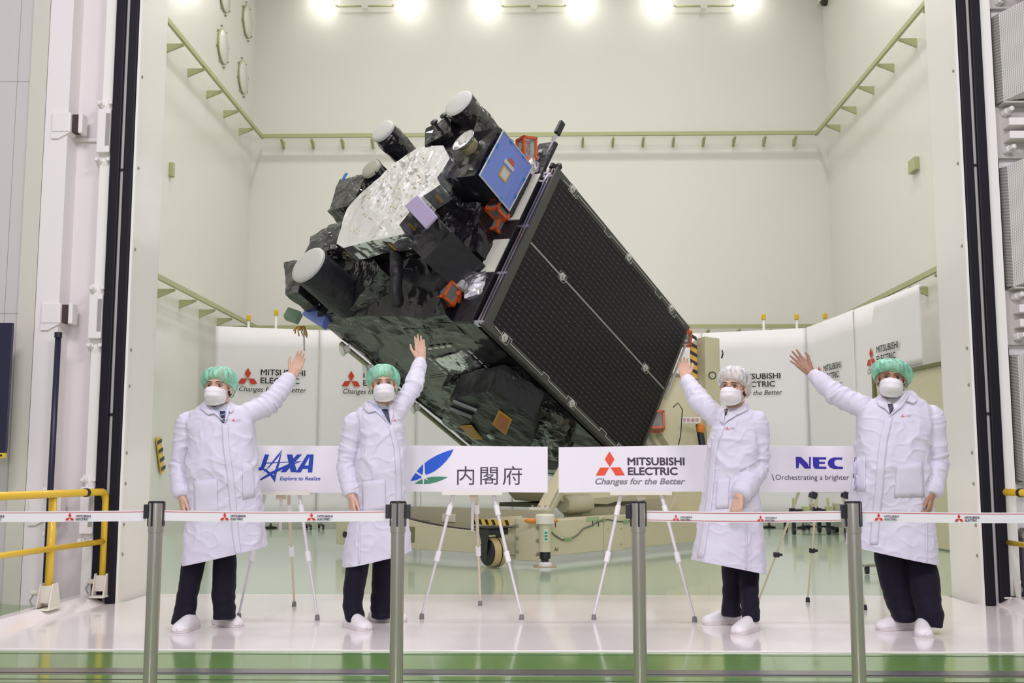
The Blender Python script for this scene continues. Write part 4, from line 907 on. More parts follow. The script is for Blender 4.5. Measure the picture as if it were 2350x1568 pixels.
btext('Changes for the Better', 'lettering', MGRY, b3, 1366, 1573, 1116.5, 1097.5, shear=.28, bold=.022)
b4 = board('white sign board with dark blue capital letters, behind the fourth person', 1692, 2070, 1023, 1025, 1130, 1131)
z4 = lambda a, b: (1780+a/3.41, 760+b/3.41)
N = [[(157, 985), (200, 987), (258, 1045), (242, 1060), (190, 1008), (178, 1075), (160, 1073)], [(262, 986), (275, 986), (274, 1077), (228, 1077), (195, 1040), (205, 1025), (262, 1072)], [(157, 985), (178, 986), (178, 1075), (160, 1074)], [(195, 986), (275, 1077), (228, 1077), (160, 1000), (158, 985)],
     [(290, 987), (395, 988), (395, 1006), (340, 1005), (340, 1023), (385, 1024), (385, 1040), (340, 1040), (340, 1061), (397, 1062), (397, 1079), (308, 1078), (294, 1060)],
     [(522, 990), (520, 1008), (480, 1006), (462, 1016), (458, 1033), (464, 1051), (484, 1061), (526, 1062), (526, 1080), (455, 1080), (424, 1068), (409, 1046), (409, 1022), (424, 1001), (455, 989)]]
shapes('lettering', NBLUE, b4, N, z4)
btext('\\', 'lettering', MINK, b4, 1771, 1777.5, 1104, 1089); btext('Orchestrating a brighter', 'lettering', MINK, b4, 1780, 1949, 1105.5, 1089.5); btext('world', 'lettering', MINK, b4, 1954, 1996, 1103, 1090)
ALU = mat('easel_white', (.72, .69, .71), .35, .15); FOOT = mat('foot_grey', (.20, .20, .19), .6)
ALB = mat('easel_cream', (.62, .56, .42), .4, .1)
def easel(lab, top, feet, tray, back_bars, mats=(ALU, ALB), tripod=False):
    """feet: [(px, py)], top: px x of apex"""
    ap = at(top, 1030, 8.34)
    t = thing('easel', lab, 'easel', (ap.x, ap.y, 0), group='tripod easels holding the sign boards')
    for i, f in enumerate(feet):
        p = atz(*f); q = ap+Vector(((-.07, -.06, 0), (.07, -.06, 0), (0, .04, 0))[i]); m = mats[1] if i == 2 else mats[0]
        r = .0125 if not tripod else .010
        l = MB().tube([p+Z*.03, p.lerp(q, .35), p.lerp(q, .36), p.lerp(q, .62), p.lerp(q, .63), q], [r*.75, r*.75, r*.95, r*.95, r*1.15, r*1.15], 12).build('leg', m, t, smooth='auto')
        for k in (.35, .62):
            d = (q-p).normalized(); c = p.lerp(q, k)
            if tripod: MB().box(c, (.045, .035, .04)).build('clamp', BLK, l, bevel=.008); MB().box(c+X*.03, (.03, .02, .02)).build('clamp_lever', BLK, l, bevel=.004)
            else: MB().cyl(c-d*.03, c+d*.045, r*1.6, 14).build('collar', WHT, l, smooth='auto')
        MB().lathe([(.018, .0), (.016, .03), (.011, .04)], p, Z, 14).build('rubber_foot', BLK if tripod else FOOT, l, smooth='auto')
    if tray:
        a, b = at(tray[0], 1131.2, YBD), at(tray[1], 1131.2, YBD); z = a.z
        tr2 = MB().bx((a.x, YBD-.025, z-.016), (b.x, 8.24, z)).build('tray', CREAM, t, bevel=.003)
        MB().bx((a.x, YBD-.028, z-.016), (b.x, YBD-.022, z+.010)).build('tray_lip', CREAM, tr2)
        MB().bx((ap.x-.03, 8.20, z-.05), (ap.x+.03, 8.27, z+.02)).build('tray_bracket', ALB, t)
    for a in back_bars: MB().cyl(ap+Vector((a, .0, -.02)), ap+Vector((a*1.2, .0, -.62 if not tripod else -.3)), .011, 10).build('mast', mats[0], t, smooth=True)
    return t
easel('white tripod easel under the board with slanted blue lettering', 655, [(548, 1420), (728, 1424), (675, 1392)], (575, 713), (-.02,))
easel('white tripod easel under the board with the leaf emblem', 1089, [(968, 1421), (1197, 1423), (1102, 1390)], (1015, 1153), (-.012,))
easel('white tripod easel under the board with the red diamonds', 1467, [(1363, 1423), (1594, 1428), (1470, 1392)], (1400, 1541), (.0,))
GLD = mat('tripod_champagne', (.58, .55, .38), .35, .4)
t4 = easel('slim champagne camera-type tripod with black clamps under the last board', 1886, [(1735, 1404), (1985, 1400), (1854, 1382)], None, (.03,), (GLD, GLD), True)
for px in (1866, 1940): MB().box(at(px, 1137, 8.16), (.05, .07, .05), Matrix.Rotation(.4, 3, 'Y')).build('board_clip', BLK, t4, bevel=.01)
MB().bx(at(1860, 1131, 8.145), at(1945, 1128, 8.22)).build('rest_bar', BLK, t4)

# ================================================================ retractable belt barrier
SSTL = mat('brushed_stainless', (.56, .51, .46), .25, 1.0, bump=(60, .12, .004, 2, (6, 6, .2)))
BELT = mat('belt_white', (.80, .77, .80), .5); BLINE = mat('belt_red', (.62, .05, .07), .5); BINKB = mat('belt_ink', (.03, .025, .06), .5); BDR = mat('belt_mark_red', (.62, .03, .02), .5)
YS = 5.2
def stanchion(lab, px, arms, slot):
    p = at(px, 1150, YS); x = p.x; zt = p.z
    t = thing('stanchion', lab, 'stanchion', (x, YS, FLOORZ), group='stainless belt stanchions')
    MB().lathe([(.0318, FLOORZ+.02), (.0318, zt-.13)], (x, YS, 0), Z, 40).build('post', SSTL, t, smooth='auto')
    MB().lathe([(.16, FLOORZ), (.16, FLOORZ+.008), (.13, FLOORZ+.022), (.04, FLOORZ+.034), (.0335, FLOORZ+.04)], (x, YS, 0), Z, 48).build('base_plate', SSTL, t, smooth='auto')
    hd = MB().lathe([(.0335, zt-.148), (.0355, zt-.146), (.0365, zt-.012), (.0365, zt-.006)], (x, YS, 0), Z, 40).build('belt_head', SSTL, t, smooth='auto')
    MB().lathe([(.0372, zt-.010), (.0372, zt-.003), (.034, zt), (.001, zt+.001)], (x, YS, 0), Z, 40, False).build('top_cap', BLK, hd, smooth='auto')
    for a in slot:
        d = Vector((math.sin(a), -math.cos(a), 0)); s = Vector((d.y, -d.x, 0))
        MB().obox(Vector((x, YS, zt-.118))+d*.031-s*.0045, s*.009, d*.0068, Z*.112).build('belt_slot', BLK, hd)
    for sx in (-1, 1): MB().obox((x+sx*.030, YS-.012, zt-.118), (sx*.0082, 0, 0), (0, .024, 0), (0, 0, .112)).build('side_slot', BLK, hd)
    for sx in arms: MB().bx((x+sx*.036, YS-.014, zt-.082), (x+sx*.058, YS+.014, zt-.016)).build('belt_clip', mat('clip_navy', (.014, .012, .022), .45), hd, bevel=.003)
    return x, zt
s1 = stanchion('stainless belt stanchion, leftmost, in front of the left jamb', 360, (-1,), (-.25,))
s2 = stanchion('stainless belt stanchion in front of the second person', 914, (-1, 1), (.02,))
s3 = stanchion('stainless belt stanchion in front of the red diamond sign board', 1464, (-1,), (-.02,))
s4 = stanchion('stainless belt stanchion, rightmost, in front of the fourth person', 1957, (-1,), (.62,))
def belt(lab, x0, x1, pxs, pyt, pyb, both, lw):
    zt, zb = at(1175, pyt, YS).z, at(1175, pyb, YS).z
    t = thing('barrier_belt', lab, 'belt', ((x0+x1)/2, YS, zb), group='printed barrier belts between the stanchions')
    n = 24; sag = lambda s: -.006*math.sin(math.pi*s)
    MB().grid([[Vector((x0+(x1-x0)*j/n, YS+.004*math.sin(j*.5), (zb if i == 0 else zt)+sag(j/n))) for j in range(n+1)] for i in (0, 1)]).build('webbing', BELT, t, solid=.0015)
    for z in ([zt-.0065]+([zb+.007] if both else [])):
        MB().grid([[Vector((x0+(x1-x0)*j/n, YS-.002+.004*math.sin(j*.5), z+dz+sag(j/n))) for j in range(n+1)] for dz in (-.0012, .0012)]).build('red_line', BLINE, t)
    for px in pxs:
        o = at(px, (pyt+pyb)/2+10, YS); s = (o.x-x0)/(x1-x0); w = lw*YS/FPX; yy = YS-.0062
        h = w*.30; o = Vector((o.x, yy, zb+.007+sag(s)))
        diamonds('emblem', BDR, o+X*(w*.16), X, Z, h, t, .0008)
        text('MITSUBISHI', 'lettering', BINKB, o+X*(w*.40)+Z*(h*.40), X, Z, width=w*.60, height=h*.30, parent=t, bold=.03, thick=.0008)
        text('ELECTRIC', 'lettering', BINKB, o+X*(w*.40)+Z*(h*.01), X, Z, width=w*.50, height=h*.30, parent=t, bold=.03, thick=.0008)
belt('printed white belt running off the left edge of the picture', at(-260, 1180, YS).x, s1[0]-.05, (-46, 152), 1172, 1196.5, False, 57)
belt('printed white belt across the first person', s1[0]+.036, s2[0]-.056, (507, 706), 1172, 1196, False, 57)
belt('printed white belt with two red lines across the third person', s3[0]+.036, s4[0]-.056, (1544, 1738), 1172, 1196.5, True, 43)
belt('printed white belt running off the right edge of the picture', s4[0]+.036, at(2600, 1180, YS).x, (2007, 2191), 1173, 1197, False, 54)
# ================================================================ people
SKIN = mat('skin', (.63, .40, .29), .5, bump=(60, .06, .003), var=(14, .07), spec=.35)
SKIN_D = mat('skin_tanned', (.40, .22, .145), .5, bump=(60, .06, .003), var=(14, .08), spec=.35)
COAT = mat('coat_white', (.67, .645, .745), .6, bump=(11, .35, .012, 5), sheen=.1)
TROU = mat('trouser_navy', (.010, .008, .018), .75, bump=(40, .2, .004), sheen=.05, spec=.15)
SHOE = mat('shoe_white', (.82, .79, .79), .45); SOLE = mat('sole_white', (.70, .65, .63), .6)
CAPG = mat('cap_green', (.24, .64, .45), .45, bump=(45, .5, .004, 3, (1, 1, .3)), alpha=.62); CAPW = mat('cap_white', (.78, .78, .75), .5, bump=(45, .5, .004, 3, (1, 1, .3)), alpha=.74)
for _m, _c in ((CAPG, (.24, .66, .46)), (CAPW, (.80, .80, .77))):
    _nt = _m.node_tree; _b = _nt.nodes['Principled BSDF']; _tc = _nt.nodes.new('ShaderNodeTexCoord'); _mp = _nt.nodes.new('ShaderNodeMapping'); _mp.inputs['Scale'].default_value = (46, 30, 9)
    _n = _nt.nodes.new('ShaderNodeTexNoise'); _n.inputs['Scale'].default_value = 1; _n.inputs['Detail'].default_value = 4; _n.inputs['Distortion'].default_value = .8
    _nt.links.new(_tc.outputs['Object'], _mp.inputs[0]); _nt.links.new(_mp.outputs[0], _n.inputs['Vector'])
    _r = _nt.nodes.new('ShaderNodeMapRange'); _r.inputs[1].default_value = .35; _r.inputs[2].default_value = .68; _r.inputs[3].default_value = .42; _r.inputs[4].default_value = .90
    _nt.links.new(_n.outputs['Fac'], _r.inputs[0]); _nt.links.new(_r.outputs[0], _b.inputs['Alpha'])
    _x = _nt.nodes.new('ShaderNodeMix'); _x.data_type = 'RGBA'; _x.inputs[6].default_value = tuple(v*.75 for v in _c)+(1,); _x.inputs[7].default_value = tuple(min(.9, v*1.25+.06) for v in _c)+(1,)
    _nt.links.new(_r.outputs[0], _x.inputs[0]); _nt.links.new(_x.outputs[2], _b.inputs['Base Color'])
HAIR = mat('hair_black', (.020, .016, .014), .5, bump=(80, .5, .004))
MASK = mat('mask_white', (.82, .77, .79), .65, bump=(60, .1, .002))
SHB = mat('shirt_blue', (.48, .55, .72), .6); SHW = mat('shirt_white', (.80, .80, .84), .6)
TIE = mat('tie_navy', (.012, .014, .045), .45); TIES = mat('tie_stripe', (.30, .30, .48), .5)
EYEW = mat('eye_white', (.42, .36, .33), .3); IRIS = mat('iris_dark', (.012, .008, .006), .15)
LASH = mat('lash_dark', (.03, .018, .014), .6); BROW = mat('brow_dark', (.06, .04, .032), .7)
GLS = mat('glasses_metal', (.20, .17, .13), .3, .8)

def voxel(mb, size, smooth_it, fac=.5):
    me = mb.mesh('tmp', clean=False); o = bpy.data.objects.new('tmp', me); COL.objects.link(o)
    r = o.modifiers.new('r', 'REMESH'); r.mode = 'VOXEL'; r.voxel_size = size; r.use_smooth_shade = True
    if smooth_it: s = o.modifiers.new('s', 'SMOOTH'); s.factor = fac; s.iterations = smooth_it
    out = evalmesh(o); bpy.data.objects.remove(o); bpy.data.meshes.remove(me); return out
def putmesh(me, name, m, parent):
    M = WM[parent.name]; me.transform(M.inverted()); me.materials.clear(); me.materials.append(m)
    me.polygons.foreach_set('use_smooth', [True]*len(me.polygons))
    o = bpy.data.objects.new(name, me); COL.objects.link(o); o.parent = parent; reg(o, M); return o
def bvh_of(meshes):
    vs, fs = [], []
    for me in meshes:
        b = len(vs); vs += [v.co.copy() for v in me.vertices]; fs += [tuple(b+i for i in p.vertices) for p in me.polygons]
    return BVHTree.FromPolygons(vs, fs)
def sgnpow(a, e): return math.copysign(abs(a)**e, a)
def rings_tube(mb, rings, n=28, p=2.4):
    """rings: (left point, right point, half depth, forward shift)"""
    G = []
    for L, R, hd, sh in rings:
        c = (L+R)/2; h = (R-L)/2; dv = Vector((-h.y, h.x, 0)); dv = dv.normalized() if dv.length > 1e-6 else Y.copy(); c = c-dv*sh
        G.append([c+h*sgnpow(math.cos(2*math.pi*k/n), 2/p)+dv*hd*sgnpow(math.sin(2*math.pi*k/n), 2/p) for k in range(n)])
    R = len(G)
    mb.add([q for g in G for q in g], [(i*n+k, i*n+(k+1) % n, (i+1)*n+(k+1) % n, (i+1)*n+k) for i in range(R-1) for k in range(n)]+[tuple(range(n))[::-1], tuple((R-1)*n+k for k in range(n))])
def densify(L, per=4):
    """Catmull-Rom through tuples of numbers"""
    out = []; N = len(L)
    for i in range(N-1):
        a, b, c, d = L[max(i-1, 0)], L[i], L[i+1], L[min(i+2, N-1)]
        for k in range(per):
            t = k/per
            out.append(tuple(.5*((2*q)+(-p+r)*t+(2*p-5*q+4*r-s)*t*t+(-p+3*q-3*r+s)*t**3) for p, q, r, s in zip(a, b, c, d)))
    out.append(tuple(L[-1])); return out
def hand(mb, w, d, n, s, curl=.15, sc=1., spread=.12, thumb=.75):
    """w wrist, d finger direction, n palm normal, s side the thumb leaves"""
    d = Vector(d).normalized(); n = Vector(n); n = (n-d*n.dot(d)).normalized(); s = Vector(s); s = (s-d*s.dot(d)-n*s.dot(n)).normalized()
    k = lambda a, b, c: w+(d*a+s*b+n*c)*sc
    L = [(.030, .096, .074), (.010, .100, .083), (-.011, .096, .076), (-.030, .086, .060)]
    for i, (b, a, ln) in enumerate(L):
        mb.caps(k(.0, b*.62, 0), k(a, b, 0), .0165*sc, .0125*sc, 10)
        ang = curl*.5; sp = (b/.03)*spread; p = k(a, b, 0)
        for j, fr in enumerate((.45, .31, .24)):
            dd = (d*math.cos(ang)+n*math.sin(ang))*math.cos(sp)+s*math.sin(sp)*1.0
            q = p+dd.normalized()*(ln*fr*sc); r0 = (.0098, .0086, .0078)[j]*(.86 if i == 3 else 1)*sc; r1 = (.0088, .0080, .0064)[j]*(.86 if i == 3 else 1)*sc
            mb.caps(p, q, r0, r1, 10); p = q; ang += curl*(1.1 if j == 0 else .8)
    mb.ell(k(.045, .0, .004), (.036*sc, .044*sc, .017*sc), Matrix((s, d, n)).transposed(), 14, 8)
    mb.caps(k(.015, .022, .006), k(.052, .046, .012), .0175*sc, .0125*sc, 10)
    t1 = k(.052, .046, .012); t2 = k(.052+.036*math.cos(thumb*.6), .046+.034*math.sin(thumb*.7), .016); t3 = k(.052+.064*math.cos(thumb*.5), .046+.046*math.sin(thumb*.6), .020)
    mb.caps(t1, t2, .0118*sc, .0105*sc, 10); mb.caps(t2, t3, .0105*sc, .0078*sc, 10)

def person(label, q):
    t = thing('person', label, 'person', q['base'], group='people in white coats pointing at the spacecraft')
    Yb = q['Y']; skin = q['skin']
    # ---- head frame
    hc = at(q['head'][0], q['head'][1], q['Yh']); ha = q['head_turn']; roll = q.get('roll', 0); S_ = q.get('hs', 1.06)
    f0 = Vector((math.sin(ha), -math.cos(ha), q.get('nod', 0))).normalized(); r0 = Z.cross(f0).normalized(); u0 = f0.cross(r0)
    Rr = Matrix.Rotation(roll, 3, f0); r0, u0 = Rr @ r0, Rr @ u0
    RM = Matrix((r0, f0, u0)).transposed()
    H = lambda x, f, z: hc+(r0*x+f0*f+u0*z)*S_
    E3 = lambda mb, c, r: mb.ell(H(*c), tuple(a*S_ for a in r), RM, 20, 14)
    mb = MB()
    E3(mb, (0, -.012, .040), (.077, .097, .086)); E3(mb, (0, .022, -.030), (.066, .068, .088)); E3(mb, (0, .056, -.094), (.030, .028, .026))
    E3(mb, (0, .076, .024), (.050, .016, .012))
    for s in (-1, 1):
        E3(mb, (s*.039, .056, -.026), (.024, .026, .022)); E3(mb, (s*.079, -.008, -.012), (.011, .022, .033)); E3(mb, (s*.082, -.004, -.036), (.008, .012, .012))
        E3(mb, (s*.052, .0, -.075), (.016, .04, .03))
    mb.caps(H(0, .086, .006), H(0, .106, -.030), .0095*S_, .0135*S_, 12)
    for s in (-1, 1): E3(mb, (s*.012, .098, -.033), (.009, .011, .008))
    E3(mb, (0, .092, -.064), (.024, .008, .007)); E3(mb, (0, .090, -.074), (.021, .009, .007))
    nb = at(q['neck'][0], q['neck'][1], Yb)
    mb.caps(H(0, -.018, -.07), nb-Z*.05, .056*S_, .062*S_, 18)
    # ---- trunk and limbs
    sa, ea_, wa = at(*q['sh_a']), at(*q['el_a']), at(*q['wr_a']); sb, eb_, wb = at(*q['sh_b']), at(*q['el_b']), at(*q['wr_b'])
    hipc = Vector(((q['hip'][0]), q['hip'][1], .86))
    mb.caps(nb-Z*.16, hipc, .088, .10, 20); mb.caps(nb-Z*.06, sa, .06, .055, 14); mb.caps(nb-Z*.06, sb, .06, .055, 14); mb.caps(nb-Z*.2, (sa+sb)/2-Z*.15, .085, .085, 16)
    for a, b, c in ((sa, ea_, wa), (sb, eb_, wb)): mb.caps(a, b, .044, .035, 14); mb.caps(b, c, .035, .0285, 14)
    mb.caps(wa, wa+(Vector(at(*q['tip_a']))-wa).normalized()*.03, .0285, .026, 12)
    tipa = at(*q['tip_a']); hand(mb, wa, tipa-wa, q.get('na', (0, -1, .1)), q['thumb_a'], q.get('curl_a', .12), q.get('hsz', 1.02), q.get('spread_a', .10), q.get('tha', .75))
    tipb = at(*q['tip_b']); hand(mb, wb, tipb-wb, q['nb'], q['thumb_b'], q.get('curl_b', .75), q.get('hsz', 1.02), .05, .45)
    ank = []
    for sh in q['shoes']:
        toe = atz(sh[0], sh[1]); d = Vector((math.sin(math.radians(sh[2])), -math.cos(math.radians(sh[2])), 0)); hl = toe-d*.285; ank.append((toe, d, hl, hl+d*.075+Z*.09))
    for i, lg in enumerate(q['legs']):
        mid = [at((a+b)/2, c, d) for a, b, c, d, e in lg]; top = hipc+Vector(((-1, 1)[i]*.085, 0, -.06)); an = ank[i][3]
        rl_ = [.058, .052, .047, .042, .034, .030, .028]; mb.caps(top, mid[0], .070, rl_[0], 16)
        for k in range(len(mid)-2): mb.caps(mid[k], mid[k+1], rl_[k], rl_[k+1], 14)
        mb.caps(mid[-2], an-Z*.03, .030, .028, 12); mb.caps(an-Z*.05, ank[i][0]-ank[i][1]*.08+Z*.04, .027, .020, 12)
    bme = voxel(mb, .0036, 3, .45)
    body = None
    # ---- coat
    cb = MB(); rr = densify(q['torso'], 3)
    rings_tube(cb, [(at(a, b, Yb+g), at(c, d, Yb+g2), e, f) for a, b, c, d, e, f, g, g2 in rr], 36, 2.7)
    def sleeve(S0, E0, W0, r):
        S0, E0, W0 = Vector(S0), Vector(E0), Vector(W0); pts = []; rs = []
        for k in range(8): x = k/8; pts.append(S0.lerp(E0, x)); rs.append(r[0]+(r[1]-r[0])*x)
        m = 12
        for k in range(m+1):
            x = k/m; pts.append(E0.lerp(W0, x)); v = r[1]+(r[2]-r[1])*x
            if x > .86: v = r[2]+(r[3]-r[2])*((x-.86)/.14)**1.6
            rs.append(v)
        for _ in range(2): pts = [pts[0]]+[(pts[i-1]+pts[i]*2+pts[i+1])/4 for i in range(1, len(pts)-1)]+[pts[-1]]
        cb.tube(pts, rs, 20); cb.ell(S0, r[0]*.90, None, 18, 12)
    cuff_a = wa.lerp(ea_, q.get('cuff_a', .02)); cuff_b = wb.lerp(eb_, q.get('cuff_b', .02))
    sleeve(sa, ea_, cuff_a, q['ra']); sleeve(sb, eb_, cuff_b, q['rb'])
    for S0 in (sa, sb): cb.caps(nb+(S0-nb)*.15-Z*.06, S0-Z*.005, .075, .070, 18)
    for pt, r in q.get('lumps', []): cb.ell(at(*pt), r, None, 16, 10)
    cme = voxel(cb, .0058, 7, .5)
    zh = min(v.co.z for v in cme.vertices); sd = q['seed']
    nrm = [v.normal.copy() for v in cme.vertices]
    s1_ = Vector((sd, sd*2.3, sd*.7))
    ud, uf, bd, bf = (ea_-sa).normalized(), (wa-ea_).normalized(), (eb_-sb).normalized(), (wb-eb_).normalized()
    def segd(p, a, b):
        ab = b-a; x = max(0, min(1, (p-a).dot(ab)/ab.dot(ab))); return (p-a-ab*x).length, x
    for v, nr in zip(cme.vertices, nrm):
        p = v.co; tt = max(0, min(1, (.98-p.z)/.5))
        ds = [segd(p, sa, ea_), segd(p, ea_, wa), segd(p, sb, eb_), segd(p, eb_, wb)]; kk = min(range(4), key=lambda i: ds[i][0]); onarm = 1 if ds[kk][0] < .105 else 0
        w1 = noise.noise(Vector((p.x*6, p.y*6, p.z*3))+s1_); w3 = noise.noise(Vector((p.x*17, p.y*17, p.z*12))+s1_)
        hang = noise.noise(Vector((p.x*9, p.y*9, p.z*.9))+s1_*.3)
        if onarm:
            ax_ = (ud, uf, bd, bf)[kk]; al = (p-(sa, ea_, sb, eb_)[kk]).dot(ax_); cr = p-ax_*p.dot(ax_)
            q1 = cr*6+ax_*(al*15)+s1_; cre = 1-abs(noise.noise(q1+noise.noise_vector(p*5)*.7))*3.2; near = max(0, 1-abs(ds[kk][1]-(1 if kk in (0, 2) else 0))*1.6)
            d = .005*w1+(.006+.008*near)*max(0, cre)+.0025*w3-.002*near
        else:
            q2 = Vector((p.x*4.5+p.z*3.5, p.y*4.5, p.z*5.5-p.x*2.0))+s1_*1.7
            cre = 1-abs(noise.noise(q2+noise.noise_vector(p*3)*.6))*4.0; cre2 = 1-abs(noise.noise(q2*1.9+Vector((5, 1, 3))))*4.5
            waist = max(0, 1-abs(p.z-1.08)/.32)
            d = .006*w1+(.005+.010*waist)*max(0, cre)+.0048*max(0, cre2)+.002*w3+.020*tt*hang
        v.co = p+nr*d
    coat = None
    # open the bottom of the coat
    bm = bmesh.new(); bm.from_mesh(cme); bm.normal_update()
    L0, R0 = at(rr[0][0], rr[0][1], Yb+rr[0][6]), at(rr[0][2], rr[0][3], Yb+rr[0][7]); hv = R0-L0; pn = hv.cross(Vector((-hv.y, hv.x, 0))).normalized()
    if pn.z < 0: pn = -pn
    bmesh.ops.bisect_plane(bm, geom=bm.verts[:]+bm.edges[:]+bm.faces[:], plane_co=(L0+R0)/2+pn*.006, plane_no=pn, clear_inner=True); bm.to_mesh(cme); bm.free()
    bv = bvh_of([cme, bme]); vw = lambda px, py: ray(px, py).normalized()
    def surf(px, py, off, dflt=[Yb-.1]):
        d = vw(px, py); h = bv.ray_cast(EYEP, d)
        if h[0] is None: P = at(px, py, dflt[0])
        elif abs(h[0].y-dflt[0]) > .11 and len(dflt) > 1: P = at(px, py, dflt[0])
        else: P = h[0]; dflt[0] = P.y; dflt.append(0) if len(dflt) < 2 else None
        return P-d*off
    def patch(quads, off, nu=8, nv=6):
        m = MB(); surf.__defaults__[0][:] = [Yb-.1]
        for A, B, C_, D in quads:
            m.grid([[surf((A[0]*(1-u)+B[0]*u)*(1-v)+(D[0]*(1-u)+C_[0]*u)*v, (A[1]*(1-u)+B[1]*u)*(1-v)+(D[1]*(1-u)+C_[1]*u)*v, off) for u in [i/nu for i in range(nu+1)]] for v in [j/nv for j in range(nv+1)]])
        return m
    patches = [(k, patch(v[0], v[1], *(v[2:4] if len(v) > 2 else (8, 6)))) for k, v in q['patches']]
    em = q['emblem']; ec = surf(em[0], em[1], .004)
    # ---- link meshes
    body = putmesh(bme, 'body', skin, t); coat = putmesh(cme, 'lab_coat', COAT, t)
    coat.modifiers.new('thick', 'SOLIDIFY').thickness = .003
    for k, m in patches:
        mt, par, nm = {'shirt': (q['shirt'], t, 'shirt'), 'tie': (TIE, t, 'necktie'), 'stripe': (TIES, t, 'tie_stripe'), 'lapel': (COAT, coat, 'lapel'), 'collar': (COAT, coat, 'collar'), 'placket': (COAT, coat, 'placket'), 'pocket': (COAT, coat, 'pocket'), 'seam': (COAT, coat, 'side_seam'), 'hem': (COAT, coat, 'hem_band')}[k]
        m.build(nm, mt, par, smooth=True, solid={'lapel': .006, 'collar': .006, 'placket': .004}.get(k, .003))
    ez = Vector((math.sin(q['emb_turn']), -math.cos(q['emb_turn']), 0)); ex = Z.cross(ez)
    diamonds('emblem', MRED, ec, ex, Z, .020, coat, .001); text('MITSUBISHI', 'lettering', MINK, ec+ex*.017+Z*.008, ex, Z, width=.034, height=.005, parent=coat, thick=.001); text('ELECTRIC', 'lettering', MINK, ec+ex*.017+Z*.001, ex, Z, width=.028, height=.005, parent=coat, thick=.001)
    # ---- face
    def onface(x, z, off):
        o_ = H(x, .25, z); h = bv.ray_cast(o_, -f0); return (h[0] if h[0] is not None else H(x, .08, z))+f0*off
    for s in (-1, 1):
        e = MB().ell(H(s*.0325, .070, -.001), (.0145*S_, .0125*S_, .0044*S_), RM, 16, 10).build('eye', EYEW, body, smooth=True)
        gz = q.get('gaze', 0)
        MB().ell(H(s*.0325+gz, .0805, -.001), (.0074*S_, .004*S_, .0044*S_), RM, 14, 8).build('iris', IRIS, body, smooth=True)
        MB().tube([onface(s*.0325+x, .0040+.0030*(1-(x/.017)**2)-(.0015 if s*x > .008 else 0), .0012) for x in [-.0165+.0033*k for k in range(11)]], [.0010, .0016, .0021, .0024, .0025, .0025, .0025, .0024, .0021, .0016, .0010], 6).build('eyelid', LASH, body, smooth=True)
        MB().tube([onface(s*(.013+.038*x), .0245+.0032*math.sin(x*2.9)-.0035*x, .001) for x in [k/8 for k in range(9)]], [.0022, .0034, .0038, .0038, .0036, .0032, .0027, .002, .0012], 8, sx=.75).build('eyebrow', BROW, body, smooth=True)
    # ---- hair and cap
    hb = MB().ell(H(0, -.022, .046), (.081*S_, .092*S_, .079*S_), RM, 24, 16); E3(hb, (0, -.052, -.02), (.070, .056, .06))
    hb.build('hair', HAIR, t, smooth=True)
    G = []; n = 72; cw, cl, ch, back, tilt = q['cap']; m = 14
    for i in range(m+1):
        ph = i/m; row = []
        for k in range(n):
            th = 2*math.pi*k/n; fr = math.cos(th)                      # 1 at the forehead
            zr = .050-.112*((1-fr)/2)**1.0                            # rim height
            aa = ph*2.05; rad = math.sin(aa)**.9; hh = max(0., (math.cos(aa)+.461)/1.461)
            if ph > .93: rad *= 1-(ph-.93)*1.2
            zz = zr-.012+(ch-zr+.012)*hh**.85 if fr > -2 else zr
            pl = 1+(.022*math.sin(th*23+3*noise.noise(Vector((fr*2, sd, 0))))+.012*math.sin(th*41+sd))*ph+.075*noise.noise(Vector((math.cos(th)*2.6+sd, math.sin(th)*2.6, ph*2.5)))
            row.append(H(math.sin(th)*cw*rad*pl, fr*cl*rad*pl+back, zz+tilt*math.sin(th)*ph+.006*noise.noise(Vector((math.cos(th)*5, math.sin(th)*5, sd+ph*3)))))
        G.append(row)
    cp = MB(); cp.grid(G, True); cpo = cp.build('bouffant_cap', q['capm'], t, smooth=True, sub=1)
    MB().tube([H(math.sin(a)*cw*.80, math.cos(a)*cl*.80+back, .040-.112*(.5-.5*math.cos(a))+tilt*math.sin(a)) for a in [2*math.pi*k/48 for k in range(48)]], .0032, 6, closed=True).build('elastic_rim', q['capm'], cpo, smooth=True)
    # ---- mask
    G = []
    for i in range(19):
        v = i/18; row = []
        cf = .112+.020*math.sin(math.pi*min(1, v*1.25))-.045*max(0, v-.62)**1.3*2; wd_ = .070*(1-.05*(1-v)-.22*max(0, v-.6)**1.2*2)
        for j in range(25):
            s = -1+j/12; x = wd_*math.sin(s*1.30)/math.sin(1.30)
            fz = .042+(cf-.042)*(1-abs(s)**2.3)
            z = -.004-.118*v-.024*abs(s)**1.6*(1-v)+.022*s*s*v+.003*noise.noise(Vector((s*4, v*6, sd)))
            pz = (v*3.4) % 1; fz += .0065*(pz if pz < .8 else (1-pz)*4)*(1-abs(s)**4)+.002*noise.noise(Vector((s*5, v*9, sd)))
            row.append(H(x, fz, z))
        G.append(row)
    mk = MB(); mk.grid(G); mko = mk.build('face_mask', MASK, t, smooth=True, solid=.0016)
    for s in (-1, 1):
        MB().tube([H(s*.070, .032, -.030), H(s*.079, .014, -.016), H(s*.087, -.008, .004), H(s*.090, -.026, -.012), H(s*.086, -.018, -.045), H(s*.076, .012, -.075), H(s*.066, .034, -.095)], .0016, 6).build('ear_loop', MASK, mko, smooth=True)
